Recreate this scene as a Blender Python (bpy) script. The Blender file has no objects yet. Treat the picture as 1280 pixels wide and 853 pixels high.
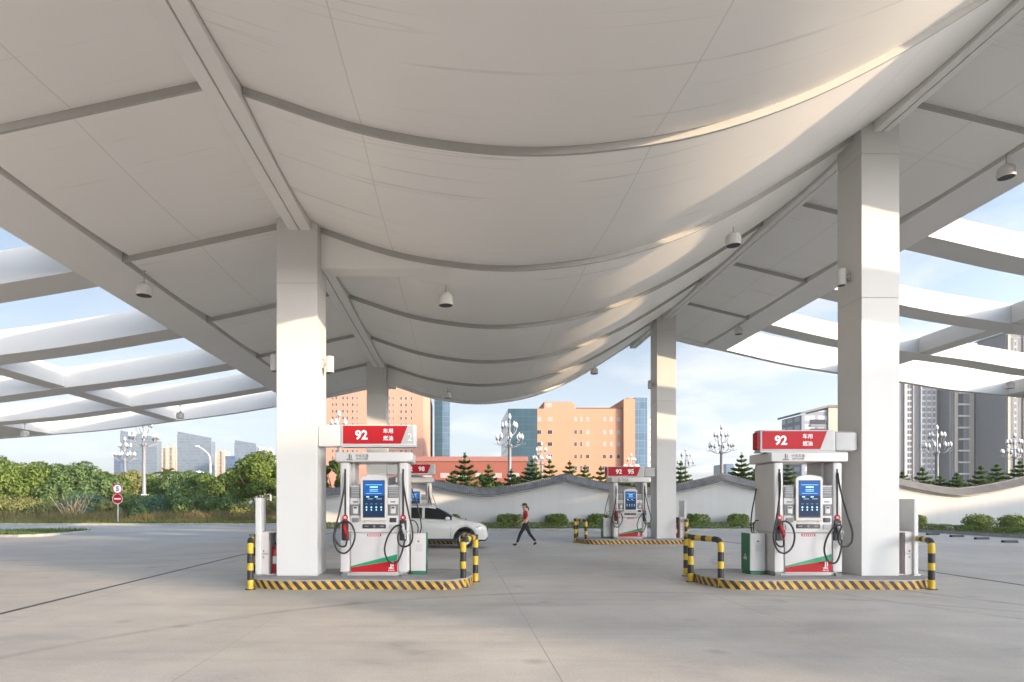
import bpy, bmesh, math, random
import numpy as np
from mathutils import Vector, Matrix
R = math.radians
SC = bpy.context.scene
COL = SC.collection
random.seed(7)

# ------------------------------------------------------------------ helpers
def tag(o, label=None, cat=None, group=None, kind=None):
    if label: o['label'] = label
    if cat: o['category'] = cat
    if group: o['group'] = group
    if kind: o['kind'] = kind
    return o

def empty(name, loc, label, cat, group=None, rz=0.0):
    o = bpy.data.objects.new(name, None)
    COL.objects.link(o)
    o.empty_display_size = 0.2
    o.location = loc
    o.rotation_euler = (0, 0, rz)
    return tag(o, label, cat, group)

class MB:
    """collects faces and links them as one mesh object"""
    def __init__(s): s.v = []; s.f = []; s.m = []; s.uv = {}
    def vert(s, p): s.v.append(tuple(p)); return len(s.v) - 1
    def face(s, idx, m=0, uv=None):
        s.f.append(tuple(idx)); s.m.append(m)
        if uv: s.uv[len(s.f) - 1] = uv
    def quad(s, a, b, c, d, m=0):
        i = len(s.v); s.v += [tuple(a), tuple(b), tuple(c), tuple(d)]; s.face((i, i+1, i+2, i+3), m)
    def box(s, x0, x1, y0, y1, z0, z1, m=0):
        i = len(s.v)
        s.v += [(x0,y0,z0),(x1,y0,z0),(x1,y1,z0),(x0,y1,z0),(x0,y0,z1),(x1,y0,z1),(x1,y1,z1),(x0,y1,z1)]
        for q in ((0,3,2,1),(4,5,6,7),(0,1,5,4),(1,2,6,5),(2,3,7,6),(3,0,4,7)):
            s.face([i+k for k in q], m)
        return s
    def rbox(s, x0, x1, y0, y1, z0, z1, r=0.01, m=0):
        """box with its front / vertical edges chamfered all round (outline in XY)"""
        pts = []
        for cx, cy, a0 in ((x1-r, y1-r, 0), (x0+r, y1-r, 90), (x0+r, y0+r, 180), (x1-r, y0+r, 270)):
            for k in range(4):
                a = R(a0 + 30*k); pts.append((cx + r*math.cos(a), cy + r*math.sin(a)))
        c = min(r, (z1-z0)*.3)
        n = len(pts); mx, my = (x0+x1)/2, (y0+y1)/2
        def ins(p): 
            return (p[0] - math.copysign(min(c*.6, abs(p[0]-mx)), p[0]-mx), p[1] - math.copysign(min(c*.6, abs(p[1]-my)), p[1]-my))
        i = len(s.v)
        s.v += [(*ins(p), z0) for p in pts] + [(*p, z0+c*.6) for p in pts] + [(*p, z1-c*.6) for p in pts] + [(*ins(p), z1) for p in pts]
        for l in range(3):
            for k in range(n):
                s.face((i+l*n+k, i+l*n+(k+1) % n, i+(l+1)*n+(k+1) % n, i+(l+1)*n+k), m)
        s.face([i+k for k in range(n)][::-1], m); s.face([i+3*n+k for k in range(n)], m)
        return s
    def prism(s, poly, a0, a1, axis='y', m=0, mcap=None):
        """extrude a 2-D outline: axis y -> outline in (x,z); z -> (x,y); x -> (y,z)"""
        n = len(poly); i = len(s.v)
        def P(p, a):
            return (p[0], a, p[1]) if axis == 'y' else ((p[0], p[1], a) if axis == 'z' else (a, p[0], p[1]))
        s.v += [P(p, a0) for p in poly] + [P(p, a1) for p in poly]
        for k in range(n): s.face((i+k, i+(k+1) % n, i+n+(k+1) % n, i+n+k), m)
        s.face([i+k for k in range(n)][::-1], m if mcap is None else mcap); s.face([i+n+k for k in range(n)], m if mcap is None else mcap)
        return s
    def tube(s, pts, r, n=10, m=0, cap=True, mfun=None):
        pts = [Vector(p) for p in pts]; rr = r if isinstance(r, (list, tuple)) else [r]*len(pts)
        i0 = len(s.v); up = None; L = 0
        for k, p in enumerate(pts):
            t = (pts[min(k+1, len(pts)-1)] - pts[max(k-1, 0)]).normalized()
            if up is None:
                up = Vector((0,0,1)) if abs(t.z) < .9 else Vector((0,1,0))
            u = (up - t*up.dot(t)).normalized(); w = t.cross(u); up = u
            for j in range(n):
                a = 2*math.pi*j/n
                s.v.append(tuple(p + (u*math.cos(a) + w*math.sin(a))*rr[k]))
        for k in range(len(pts)-1):
            L2 = L + (pts[k+1]-pts[k]).length
            mm = mfun((L+L2)/2) if mfun else m
            L = L2
            for j in range(n):
                s.face((i0+k*n+j, i0+k*n+(j+1) % n, i0+(k+1)*n+(j+1) % n, i0+(k+1)*n+j), mm)
        if cap:
            s.face([i0+j for j in range(n)][::-1], mfun(0) if mfun else m)
            s.face([i0+(len(pts)-1)*n+j for j in range(n)], mfun(L) if mfun else m)
        return s
    def lathe(s, prof, c=(0,0,0), n=20, m=0, axis='z', ms=None, cap=True):
        i0 = len(s.v)
        for (r, h) in prof:
            for j in range(n):
                a = 2*math.pi*j/n; x, y = r*math.cos(a), r*math.sin(a)
                p = (x, y, h) if axis == 'z' else ((x, h, y) if axis == 'y' else (h, x, y))
                s.v.append((c[0]+p[0], c[1]+p[1], c[2]+p[2]))
        for k in range(len(prof)-1):
            for j in range(n):
                s.face((i0+k*n+j, i0+k*n+(j+1) % n, i0+(k+1)*n+(j+1) % n, i0+(k+1)*n+j), ms[k] if ms else m)
        if prof[0] == prof[-1] or not cap: return s
        if prof[0][0] > 1e-4: s.face([i0+j for j in range(n)][::-1], ms[0] if ms else m)
        if prof[-1][0] > 1e-4: s.face([i0+(len(prof)-1)*n+j for j in range(n)], ms[-1] if ms else m)
        return s
    def add_mesh(s, me, mat=None, m=0):
        i = len(s.v); M = mat or Matrix()
        s.v += [tuple(M @ v.co) for v in me.vertices]
        for p in me.polygons: s.face([i+k for k in p.vertices], m)
        return s
    def build(s, name, mats, parent=None, smooth=False, fixn=True, bevel=0):
        me = bpy.data.meshes.new(name)
        me.from_pydata(s.v, [], s.f)
        if not isinstance(mats, (list, tuple)): mats = [mats]
        for mm in mats: me.materials.append(mm)
        me.polygons.foreach_set('material_index', s.m)
        if s.uv:
            ul = me.uv_layers.new(name='UVMap')
            for fi, uvs in s.uv.items():
                for li, uv in zip(me.polygons[fi].loop_indices, uvs): ul.data[li].uv = uv
        if fixn:
            bm = bmesh.new(); bm.from_mesh(me)
            bmesh.ops.remove_doubles(bm, verts=bm.verts, dist=1e-5) if smooth else None
            bmesh.ops.recalc_face_normals(bm, faces=bm.faces)
            bm.to_mesh(me); bm.free()
        if smooth:
            me.polygons.foreach_set('use_smooth', [True]*len(me.polygons))
            me.set_sharp_from_angle(angle=R(smooth if smooth > 1 else 40))
        o = bpy.data.objects.new(name, me); COL.objects.link(o)
        if bevel:
            bv = o.modifiers.new('bevel', 'BEVEL'); bv.width = bevel; bv.segments = 2; bv.limit_method = 'ANGLE'; bv.angle_limit = R(50)
        if parent: o.parent = parent
        return o

def spline(pts, n=8):
    P = [Vector(p) for p in pts]; out = []
    for k in range(len(P)-1):
        a, b, c, d = P[max(k-1,0)], P[k], P[k+1], P[min(k+2, len(P)-1)]
        for j in range(n):
            t = j/n
            out.append(.5*((2*b) + (c-a)*t + (2*a-5*b+4*c-d)*t*t + (3*b-a-3*c+d)*t**3))
    out.append(P[-1]); return out

def copy_tree(o, parent=None):
    c = o.copy(); COL.objects.link(c)
    if parent: c.parent = parent
    for ch in list(o.children): copy_tree(ch, c)
    return c

# ------------------------------------------------------------------ materials
def newmat(name):
    m = bpy.data.materials.new(name); m.use_nodes = True
    nt = m.node_tree; nt.nodes.clear()
    out = nt.nodes.new('ShaderNodeOutputMaterial'); b = nt.nodes.new('ShaderNodeBsdfPrincipled')
    nt.links.new(b.outputs[0], out.inputs[0])
    return m, nt, b

class N:
    def __init__(s, nt): s.nt = nt
    def __call__(s, t, ins=None, **kw):
        n = s.nt.nodes.new('ShaderNode'+t)
        for k, v in kw.items(): setattr(n, k, v)
        for k, v in (ins or {}).items():
            if hasattr(v, 'is_output') or isinstance(v, bpy.types.NodeSocket): s.nt.links.new(v, n.inputs[k])
            else: n.inputs[k].default_value = v
        return n
    def ramp(s, fac, stops, interp='LINEAR'):
        n = s.nt.nodes.new('ShaderNodeValToRGB'); n.color_ramp.interpolation = interp
        e = n.color_ramp.elements
        while len(e) < len(stops): e.new(.5)
        for el, (p, c) in zip(e, stops): el.position = p; el.color = (*c, 1) if len(c) == 3 else c
        s.nt.links.new(fac, n.inputs[0]); return n.outputs[0]
    def math(s, op, a, b=None, clamp=False):
        n = s.nt.nodes.new('ShaderNodeMath'); n.operation = op; n.use_clamp = clamp
        for i, v in enumerate((a, b)):
            if v is None: continue
            if isinstance(v, bpy.types.NodeSocket): s.nt.links.new(v, n.inputs[i])
            else: n.inputs[i].default_value = v
        return n.outputs[0]
    def mix(s, fac, a, b, blend='MIX'):
        n = s.nt.nodes.new('ShaderNodeMix'); n.data_type = 'RGBA'; n.blend_type = blend
        for i, v in ((0, fac), (6, a), (7, b)):
            if isinstance(v, bpy.types.NodeSocket): s.nt.links.new(v, n.inputs[i])
            else: n.inputs[i].default_value = v if i == 0 else ((*v, 1) if len(v) == 3 else v)
        return n.outputs[2]

def pm(name, col, rough=.5, metal=0.0, var=.06, scale=3.0, bump=0.0, bscale=40.0, coat=0.0, emis=None, estr=1.0, spec=.5):
    m, nt, b = newmat(name); g = N(nt)
    tc = g('TexCoord').outputs['Object']
    nz = g('TexNoise', {'Vector': tc, 'Scale': scale, 'Detail': 5.0, 'Roughness': .6}).outputs[0]
    lo = tuple(max(0, c*(1-var)) for c in col); hi = tuple(min(1, c*(1+var)) for c in col)
    nt.links.new(g.ramp(nz, [(.3, lo), (.7, hi)]), b.inputs['Base Color'])
    nt.links.new(g.math('ADD', g.math('MULTIPLY', nz, .16), rough-.08, True), b.inputs['Roughness'])
    b.inputs['Metallic'].default_value = metal; b.inputs['Coat Weight'].default_value = coat
    b.inputs['Specular IOR Level'].default_value = spec
    if bump:
        n2 = g('TexNoise', {'Vector': tc, 'Scale': bscale, 'Detail': 4.0}).outputs[0]
        bp = g('Bump', {'Height': n2, 'Strength': bump, 'Distance': .02})
        nt.links.new(bp.outputs[0], b.inputs['Normal'])
    if emis:
        b.inputs['Emission Color'].default_value = (*emis, 1); b.inputs['Emission Strength'].default_value = estr
    return m

M = {}
M['white'] = pm('white_paint', (.60,.59,.565), .45, var=.025, scale=.8)
M['beam_white'] = pm('beam_white', (.82,.81,.78), .5, var=.03, scale=.5, bump=.03, bscale=6)
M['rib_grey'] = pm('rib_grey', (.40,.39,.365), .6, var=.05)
M['joint'] = pm('joint_grey', (.35,.34,.32), .8)
M['pump_white'] = pm('pump_white', (.53,.51,.49), .4, var=.03, scale=2, coat=.15)
M['pump_side'] = pm('pump_side', (.52,.49,.47), .4, var=.03, scale=2)
M['red'] = pm('red_panel', (.40,.008,.014), .55, var=.06, scale=2, spec=.25)
M['green'] = pm('green_panel', (.0,.25,.10), .35, var=.05)
M['dgreen'] = pm('dark_green_panel', (.01,.14,.055), .4, var=.05)
M['lgrey'] = pm('light_grey', (.46,.46,.45), .5)
M['grey'] = pm('mid_grey', (.16,.16,.16), .5)
M['grey2'] = pm('display_grey', (.26,.27,.27), .4)
M['steel'] = pm('brushed_steel', (.42,.42,.43), .35, metal=.8)
M['dark'] = pm('dark_plastic', (.018,.018,.02), .4)
M['rubber'] = pm('black_rubber', (.014,.014,.014), .55)
M['yellow'] = pm('yellow_paint', (.60,.40,.025), .45, var=.12, scale=6)
M['black'] = pm('black_paint', (.022,.02,.02), .5, var=.1, scale=6)
M['screen_blue'] = pm('screen_blue', (.008,.06,.2), .5, spec=.2, emis=(.01,.13,.46), estr=.17, var=.1)
M['screen_navy'] = pm('screen_navy', (.006,.018,.05), .5, spec=.2, emis=(.005,.02,.06), estr=.2, var=.1)
M['screen_text'] = pm('screen_text', (.3,.6,.8), .3, emis=(.3,.65,.9), estr=.2)
M['letter'] = pm('white_letter', (.86,.84,.84), .5, var=.01)
M['letter_grey'] = pm('grey_letter', (.14,.135,.13), .5, var=.01)
M['letter_pale'] = pm('pale_letter', (.72,.72,.71), .5, var=.01)
M['conc_top'] = pm('island_concrete', (.30,.29,.275), .8, var=.15, scale=3, bump=.15, bscale=60)
M['glassdark'] = pm('dark_glass', (.012,.014,.016), .06, var=.1, coat=.3)
M['car'] = pm('car_paint', (.58,.58,.555), .25, var=.02, coat=.6)
M['tyre'] = pm('tyre', (.015,.015,.016), .75, var=.1, bump=.2, bscale=50)
M['rim'] = pm('alloy_rim', (.6,.6,.61), .3, metal=.85)
M['lens'] = pm('headlight_lens', (.30,.32,.34), .12, coat=.6)
M['redlens'] = pm('tail_lens', (.4,.01,.01), .15, coat=.5)
M['skin'] = pm('skin', (.50,.30,.21), .55)
M['shirt'] = pm('red_shirt', (.42,.02,.035), .8, var=.15, scale=12, bump=.2, bscale=60)
M['trouser'] = pm('dark_trousers', (.014,.014,.016), .85, var=.2, scale=9, bump=.2, bscale=50)
M['hair'] = pm('dark_hair', (.02,.011,.008), .5)
M['cap'] = pm('dark_cap', (.05,.02,.02), .7)
M['globe'] = pm('lamp_globe', (.78,.79,.80), .3, coat=.3)
M['pole'] = pm('lamp_pole', (.27,.28,.31), .45, metal=.2, var=.1)
M['extred'] = pm('extinguisher_red', (.42,.012,.015), .3, coat=.3)
M['rail_brown'] = pm('bare_branches', (.52,.38,.22), .9, var=.2)
M['kerb'] = pm('kerb_stone', (.33,.33,.325), .8, var=.15, scale=2, bump=.2, bscale=30)
M['bark'] = pm('bark', (.13,.09,.06), .9, var=.3, scale=8, bump=.5, bscale=20)

def mat_ceiling():
    m, nt, b = newmat('ceiling_membrane'); g = N(nt)
    tc = g('TexCoord').outputs['Object']
    nz = g('TexNoise', {'Vector': tc, 'Scale': .35, 'Detail': 4.0}).outputs[0]
    base = g.ramp(nz, [(.3, (.84,.825,.79)), (.7, (.88,.865,.835))])
    mp = g('Mapping', {'Vector': tc, 'Scale': (.05, 1.9, .05)}).outputs[0]
    w = g('TexNoise', {'Vector': mp, 'Scale': 2.0, 'Detail': 1.0, 'Roughness': .4}).outputs[0]
    sy_ = g('SeparateXYZ', {'Vector': tc}).outputs[1]
    line = g.math('LESS_THAN', g.math('ABSOLUTE', g.math('SUBTRACT', g.math('FRACT', g.math('ADD', g.math('DIVIDE', sy_, .47), g.math('MULTIPLY', w, 2.2))), .5)), .02)
    mp2 = g('Mapping', {'Vector': tc, 'Scale': (.5, .8, .5), 'Location': (3, 1, 0)}).outputs[0]
    msk = g('TexNoise', {'Vector': mp2, 'Scale': 1.3, 'Detail': 2.0}).outputs[0]
    msk = g.ramp(msk, [(.44, (0,0,0)), (.60, (1,1,1))])
    crease = g.math('MULTIPLY', line, msk)
    sx = g('SeparateXYZ', {'Vector': tc})
    seam = g.math('LESS_THAN', g.math('ABSOLUTE', g.math('SUBTRACT', g.math('FRACT', g.math('DIVIDE', g.math('ADD', sx.outputs[0], 3.35), 4.05)), .5)), .0018)
    tot = g.math('MAXIMUM', g.math('MULTIPLY', crease, .30), g.math('MULTIPLY', seam, .42))
    nt.links.new(g.mix(tot, base, (.42,.39,.35)), b.inputs['Base Color'])
    b.inputs['Roughness'].default_value = .42
    hh = g.math('SUBTRACT', g.math('MULTIPLY', w, .8), g.math('MULTIPLY', tot, .25))
    bp = g('Bump', {'Height': hh, 'Strength': .10, 'Distance': .06})
    nt.links.new(bp.outputs[0], b.inputs['Normal'])
    return m
M['ceiling'] = mat_ceiling()

def mat_concrete():
    m, nt, b = newmat('forecourt_concrete'); g = N(nt)
    tc = g('TexCoord').outputs['Object']
    n1 = g('TexNoise', {'Vector': tc, 'Scale': .22, 'Detail': 8.0, 'Roughness': .62}).outputs[0]
    mp = g('Mapping', {'Vector': tc, 'Scale': (.6, 1.1, 1)}).outputs[0]
    n2 = g('TexNoise', {'Vector': mp, 'Scale': 1.1, 'Detail': 9.0, 'Roughness': .7, 'Distortion': .4}).outputs[0]
    n3 = g('TexNoise', {'Vector': tc, 'Scale': 35.0, 'Detail': 4.0}).outputs[0]
    base = g.ramp(n1, [(.28, (.37,.345,.31)), (.5, (.475,.445,.405)), (.72, (.57,.535,.49))])
    st = g.ramp(n2, [(.28, (.66,.66,.67)), (.42, (.90,.90,.90)), (.58, (1.03,1.02,1.0)), (.76, (1.16,1.15,1.12))])
    c = g.mix(1.0, base, st, 'MULTIPLY')
    mpt = g('Mapping', {'Vector': tc, 'Scale': (.10, 2.6, 1), 'Location': (2, 5, 0)}).outputs[0]
    n5 = g('TexNoise', {'Vector': mpt, 'Scale': .55, 'Detail': 5.0, 'Roughness': .6, 'Distortion': .8}).outputs[0]
    c = g.mix(1.0, c, g.ramp(n5, [(.30, (.90,.90,.905)), (.44, (1,1,1)), (.64, (1,1,1)), (.78, (1.05,1.05,1.04))]), 'MULTIPLY')
    # oil drips and dark blots
    vo = g('TexVoronoi', {'Vector': tc, 'Scale': .9, 'Randomness': 1.0}).outputs['Distance']
    blot = g.ramp(vo, [(.0, (1,1,1)), (.05, (.8,.8,.8)), (.15, (0,0,0))])
    blot = g.math('MULTIPLY', blot, g.math('MULTIPLY', n2, .75))
    c = g.mix(blot, c, (.16,.155,.15))
    c = g.mix(1.0, c, g.ramp(n3, [(.3, (.90,.90,.90)), (.7, (1.08,1.08,1.08))]), 'MULTIPLY')
    # arcs of tyre marks
    sp = g('SeparateXYZ', {'Vector': tc})
    marks = None
    for (cx, cy, r, wd) in ((-12, 22, 7.3, .13), (-12, 22, 5.7, .13), (-14.5, 26, 8.5, .15), (3, 2.5, 9, .12), (16, 14, 9.3, .14), (16, 14, 7.7, .14)):
        d = g.math('SQRT', g.math('ADD', g.math('POWER', g.math('SUBTRACT', sp.outputs[0], cx), 2), g.math('POWER', g.math('SUBTRACT', sp.outputs[1], cy), 2)))
        k = g.math('SUBTRACT', 1, g.math('DIVIDE', g.math('ABSOLUTE', g.math('SUBTRACT', d, r)), wd), True)
        marks = k if marks is None else g.math('MAXIMUM', marks, k)
    c = g.mix(g.math('MULTIPLY', marks, g.ramp(n2, [(.38, (0,0,0)), (.60, (.62,.62,.62))])), c, (.15,.15,.155))
    # slab joints
    jx = g.math('ABSOLUTE', g.math('SUBTRACT', g.math('FRACT', g.math('DIVIDE', g.math('ADD', sp.outputs[0], .85), 3.7)), .5))
    jy = g.math('ABSOLUTE', g.math('SUBTRACT', g.math('FRACT', g.math('DIVIDE', g.math('ADD', sp.outputs[1], -6.2), 4.2)), .5))
    j = g.math('MAXIMUM', g.math('LESS_THAN', jx, .0016), g.math('LESS_THAN', jy, .0018))
    c = g.mix(g.math('MULTIPLY', j, g.ramp(n1, [(.38, (.1,.1,.1)), (.6, (.75,.75,.75))])), c, (.12,.115,.11))
    nt.links.new(c, b.inputs['Base Color'])
    rg = g.ramp(n2, [(.3, (.42,)*3), (.7, (.62,)*3)])
    nt.links.new(rg, b.inputs['Roughness'])
    hb = g.math('ADD', g.math('MULTIPLY', n3, .5), g.math('MULTIPLY', j, -1.0))
    bp = g('Bump', {'Height': hb, 'Strength': .15, 'Distance': .02}); nt.links.new(bp.outputs[0], b.inputs['Normal'])
    return m
M['concrete'] = mat_concrete()

def mat_stripes():
    m, nt, b = newmat('kerb_stripes'); g = N(nt)
    uv = g('UVMap').outputs[0]; s = g('SeparateXYZ', {'Vector': uv})
    ph = g.math('FRACT', g.math('DIVIDE', g.math('ADD', s.outputs[0], g.math('MULTIPLY', s.outputs[1], .85)), .185))
    k = g.math('GREATER_THAN', ph, .5)
    tc = g('TexCoord').outputs['Object']
    nz = g('TexNoise', {'Vector': tc, 'Scale': 9.0, 'Detail': 6.0}).outputs[0]
    ye = g.ramp(nz, [(.3, (.42,.23,.03)), (.65, (.60,.36,.05))]); bl = g.ramp(nz, [(.3, (.018,.013,.012)), (.75, (.06,.045,.04))])
    c = g.mix(k, ye, bl)
    dirt = g('TexNoise', {'Vector': tc, 'Scale': 3.0, 'Detail': 8.0, 'Roughness': .7}).outputs[0]
    c = g.mix(g.ramp(dirt, [(.5, (0,0,0)), (.75, (.55,.55,.55))]), c, (.25,.23,.2))
    nt.links.new(c, b.inputs['Base Color']); b.inputs['Roughness'].default_value = .6
    return m
M['stripes'] = mat_stripes()

def mat_leaf(name, cols, rough=.55, trans=.25, hue_noise=.0):
    m, nt, b = newmat(name); g = N(nt)
    geo = g('NewGeometry')
    tc = g('TexCoord').outputs['Object']
    nz = g('TexNoise', {'Vector': tc, 'Scale': .7, 'Detail': 3.0}).outputs[0]
    nz2 = g('TexNoise', {'Vector': tc, 'Scale': 2.2, 'Detail': 2.0}).outputs[0]
    f = g.math('ADD', g.math('MULTIPLY', geo.outputs['Random Per Island'], .4), g.math('ADD', g.math('MULTIPLY', nz, .35), g.math('MULTIPLY', nz2, .25)))
    c = g.ramp(f, [(i/(len(cols)-1)*.7+.15, cc) for i, cc in enumerate(cols)])
    nt.links.new(c, b.inputs['Base Color']); b.inputs['Roughness'].default_value = rough
    b.inputs['Specular IOR Level'].default_value = .3
    tr = g('BsdfTranslucent', {'Color': c}); mx = g('MixShader', {0: trans, 1: b.outputs[0], 2: tr.outputs[0]})
    out = [n for n in nt.nodes if n.type == 'OUTPUT_MATERIAL'][0]; nt.links.new(mx.outputs[0], out.inputs[0])
    return m
M['leaf_tree'] = mat_leaf('leaf_tree', [(.04,.075,.018), (.09,.14,.028), (.165,.21,.045)])
M['leaf_bright'] = mat_leaf('leaf_bright', [(.06,.11,.022), (.125,.19,.035), (.22,.28,.055)])
M['leaf_conifer'] = mat_leaf('leaf_conifer', [(.07,.14,.05), (.13,.215,.065), (.23,.30,.085)], trans=.4)
M['leaf_shrub'] = mat_leaf('leaf_shrub', [(.06,.12,.045), (.11,.18,.06), (.17,.24,.08)])
M['leaf_olive'] = mat_leaf('leaf_olive', [(.15,.175,.055), (.23,.24,.08), (.30,.31,.11)])
M['leaf_blue'] = mat_leaf('leaf_blue', [(.06,.135,.08), (.10,.185,.11), (.15,.23,.13)])
M['leaf_hedge'] = mat_leaf('leaf_hedge', [(.10,.155,.03), (.17,.235,.05), (.25,.30,.075)])
M['weed'] = mat_leaf('weed', [(.24,.19,.09), (.30,.20,.11), (.18,.20,.07), (.34,.27,.15)], trans=.4)
M['grass'] = mat_leaf('grass', [(.13,.17,.03), (.22,.25,.05), (.32,.31,.08)], trans=.4)

def mat_wall():
    m, nt, b = newmat('rendered_wall'); g = N(nt)
    tc = g('TexCoord').outputs['Object']
    n1 = g('TexNoise', {'Vector': tc, 'Scale': .4, 'Detail': 6.0}).outputs[0]
    mp = g('Mapping', {'Vector': tc, 'Scale': (3, 3, .25)}).outputs[0]
    n2 = g('TexNoise', {'Vector': mp, 'Scale': 1.0, 'Detail': 6.0}).outputs[0]
    c = g.mix(1.0, g.ramp(n1, [(.3, (.53,.53,.515)), (.7, (.585,.58,.565))]), g.ramp(n2, [(.3, (.96,.96,.955)), (.6, (1,1,1))]), 'MULTIPLY')
    nt.links.new(c, b.inputs['Base Color']); b.inputs['Roughness'].default_value = .8
    return m
M['wall'] = mat_wall()

def mat_tile():
    m, nt, b = newmat('grey_roof_tiles'); g = N(nt)
    tc = g('TexCoord').outputs['Object']; s = g('SeparateXYZ', {'Vector': tc})
    w = g.math('FRACT', g.math('DIVIDE', s.outputs[0], .13))
    tri = g.math('ABSOLUTE', g.math('SUBTRACT', w, .5))
    n1 = g('TexNoise', {'Vector': tc, 'Scale': 2.5, 'Detail': 6.0}).outputs[0]
    base = g.ramp(n1, [(.3, (.105,.104,.10)), (.7, (.18,.178,.172))])
    c = g.mix(g.ramp(tri, [(.36, (0,0,0)), (.48, (1,1,1))]), base, (.095,.098,.10))
    nt.links.new(c, b.inputs['Base Color']); b.inputs['Roughness'].default_value = .65
    bp = g('Bump', {'Height': g.math('SUBTRACT', .5, tri), 'Strength': .6, 'Distance': .06}); nt.links.new(bp.outputs[0], b.inputs['Normal'])
    return m
M['tile'] = mat_tile()

def mat_curtain(name, glass, mull, px=1.6, pz=3.6, wx=.08, wz=.14, rough=.12, met=0.0):
    m, nt, b = newmat(name); g = N(nt)
    tc = g('TexCoord').outputs['Object']; s = g('SeparateXYZ', {'Vector': tc})
    geo = g('TexCoord').outputs['Normal']; ns = g('SeparateXYZ', {'Vector': geo})
    def line(o, p, w): return g.math('LESS_THAN', g.math('FRACT', g.math('DIVIDE', g.math('ADD', o, 500), p)), w)
    ax = g.math('GREATER_THAN', g.math('ABSOLUTE', ns.outputs[1]), .5)
    lx = g.math('MULTIPLY', line(s.outputs[0], px, wx), ax)
    ly = g.math('MULTIPLY', line(s.outputs[1], px, wx), g.math('SUBTRACT', 1, ax))
    lz = line(s.outputs[2], pz, wz)
    k = g.math('MAXIMUM', g.math('MAXIMUM', lx, ly), lz)
    mp = g('Mapping', {'Vector': tc, 'Scale': (1/px, 1/px, 1/pz)}).outputs[0]
    sn = g('VectorMath', {0: mp}, operation='FLOOR').outputs[0]
    wn = g('TexWhiteNoise', {'Vector': sn}, noise_dimensions='3D').outputs[0]
    gc = g.mix(wn, tuple(c*.82 for c in glass), tuple(min(1, c*1.16) for c in glass))
    nt.links.new(g.mix(k, gc, mull), b.inputs['Base Color'])
    nt.links.new(g.math('ADD', g.math('MULTIPLY', k, .4), g.math('ADD', g.math('MULTIPLY', wn, .1), rough)), b.inputs['Roughness'])
    b.inputs['Metallic'].default_value = met; b.inputs['Specular IOR Level'].default_value = .22
    return m
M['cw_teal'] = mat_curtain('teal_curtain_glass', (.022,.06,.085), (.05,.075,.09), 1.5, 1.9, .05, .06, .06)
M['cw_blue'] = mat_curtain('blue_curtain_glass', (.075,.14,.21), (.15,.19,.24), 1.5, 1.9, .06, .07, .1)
M['cw_tower'] = mat_curtain('tower_glass', (.13,.17,.215), (.17,.205,.245), 1.6, 2.1, .12, .3, .35)
M['cw_dark'] = mat_curtain('dark_tower_glass', (.07,.11,.18), (.10,.14,.21), 1.6, 2.1, .12, .3, .35)
M['cw_beige'] = mat_curtain('beige_tower', (.66,.50,.38), (.40,.31,.25), 5.0, 3.2, .22, .2, .7)
M['cw_pale'] = mat_curtain('pale_tower', (.66,.65,.62), (.33,.36,.40), 4.0, 3.2, .3, .3, .7)
M['cw_slab'] = mat_curtain('slab_block', (.48,.50,.54), (.22,.25,.30), 5.0, 3.2, .25, .45, .6)
M['orange'] = pm('orange_render', (.43,.225,.14), .85, var=.05, scale=.15)
M['orange_dull'] = pm('salmon_render', (.46,.24,.17), .85, var=.05, scale=.15)
M['terracotta'] = pm('terracotta_render', (.24,.07,.045), .85, var=.08, scale=.2)
M['apt_band2'] = pm('pale_grey_render', (.25,.255,.265), .8)
M['terracotta2'] = pm('dusty_red_render', (.27,.12,.095), .85)
M['apt_grey'] = pm('apartment_grey', (.17,.178,.195), .8, var=.06, scale=.2)
M['apt_mid'] = pm('apartment_mid_grey', (.15,.15,.155), .8, var=.06, scale=.2)
M['apt_beige'] = pm('apartment_beige', (.40,.345,.28), .8, var=.06, scale=.2)
M['apt_band'] = pm('pale_window_band', (.58,.58,.58), .6)
M['winglass'] = pm('window_glass', (.014,.02,.034), .25, var=.4, scale=.3, spec=.15)
M['winframe'] = pm('window_frame', (.40,.33,.30), .6)
M['winpale'] = pm('window_pale', (.33,.31,.31), .5, var=.15, scale=.3, spec=.2)
M['soil'] = pm('planting_soil', (.12,.10,.06), .95, var=.3, scale=3, bump=.5, bscale=12)
M['earth'] = pm('earth_ground', (.13,.14,.07), .95, var=.3, scale=.1)
M['pergola'] = pm('wing_white', (.66,.65,.625), .5, var=.03, scale=.5)

# ------------------------------------------------------------------ camera / light / world
F = 760.0
cam = bpy.data.cameras.new('camera'); co = bpy.data.objects.new('camera', cam); COL.objects.link(co)
co.location = (0, 0, 1.7); co.rotation_euler = (R(90), 0, 0)
cam.sensor_width = 36; cam.sensor_fit = 'HORIZONTAL'; cam.lens = F/1280*36
cam.shift_x = 69/1280; cam.shift_y = 201.5/1280; cam.clip_end = 6000; cam.clip_start = .05
SC.camera = co

SUN_EL, SUN_AZ = 9.8, 125.0     # azimuth clockwise from +Y (behind the camera, to the right)
sd = Vector((math.sin(R(SUN_AZ))*math.cos(R(SUN_EL)), math.cos(R(SUN_AZ))*math.cos(R(SUN_EL)), math.sin(R(SUN_EL))))
sl = bpy.data.lights.new('sun', 'SUN'); so = bpy.data.objects.new('sun', sl); COL.objects.link(so)
sl.energy = 3.0; sl.angle = R(.55); sl.color = (1, .74, .48)
so.rotation_euler = sd.to_track_quat('Z', 'Y').to_euler(); so.location = (60, -60, 40)

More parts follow.
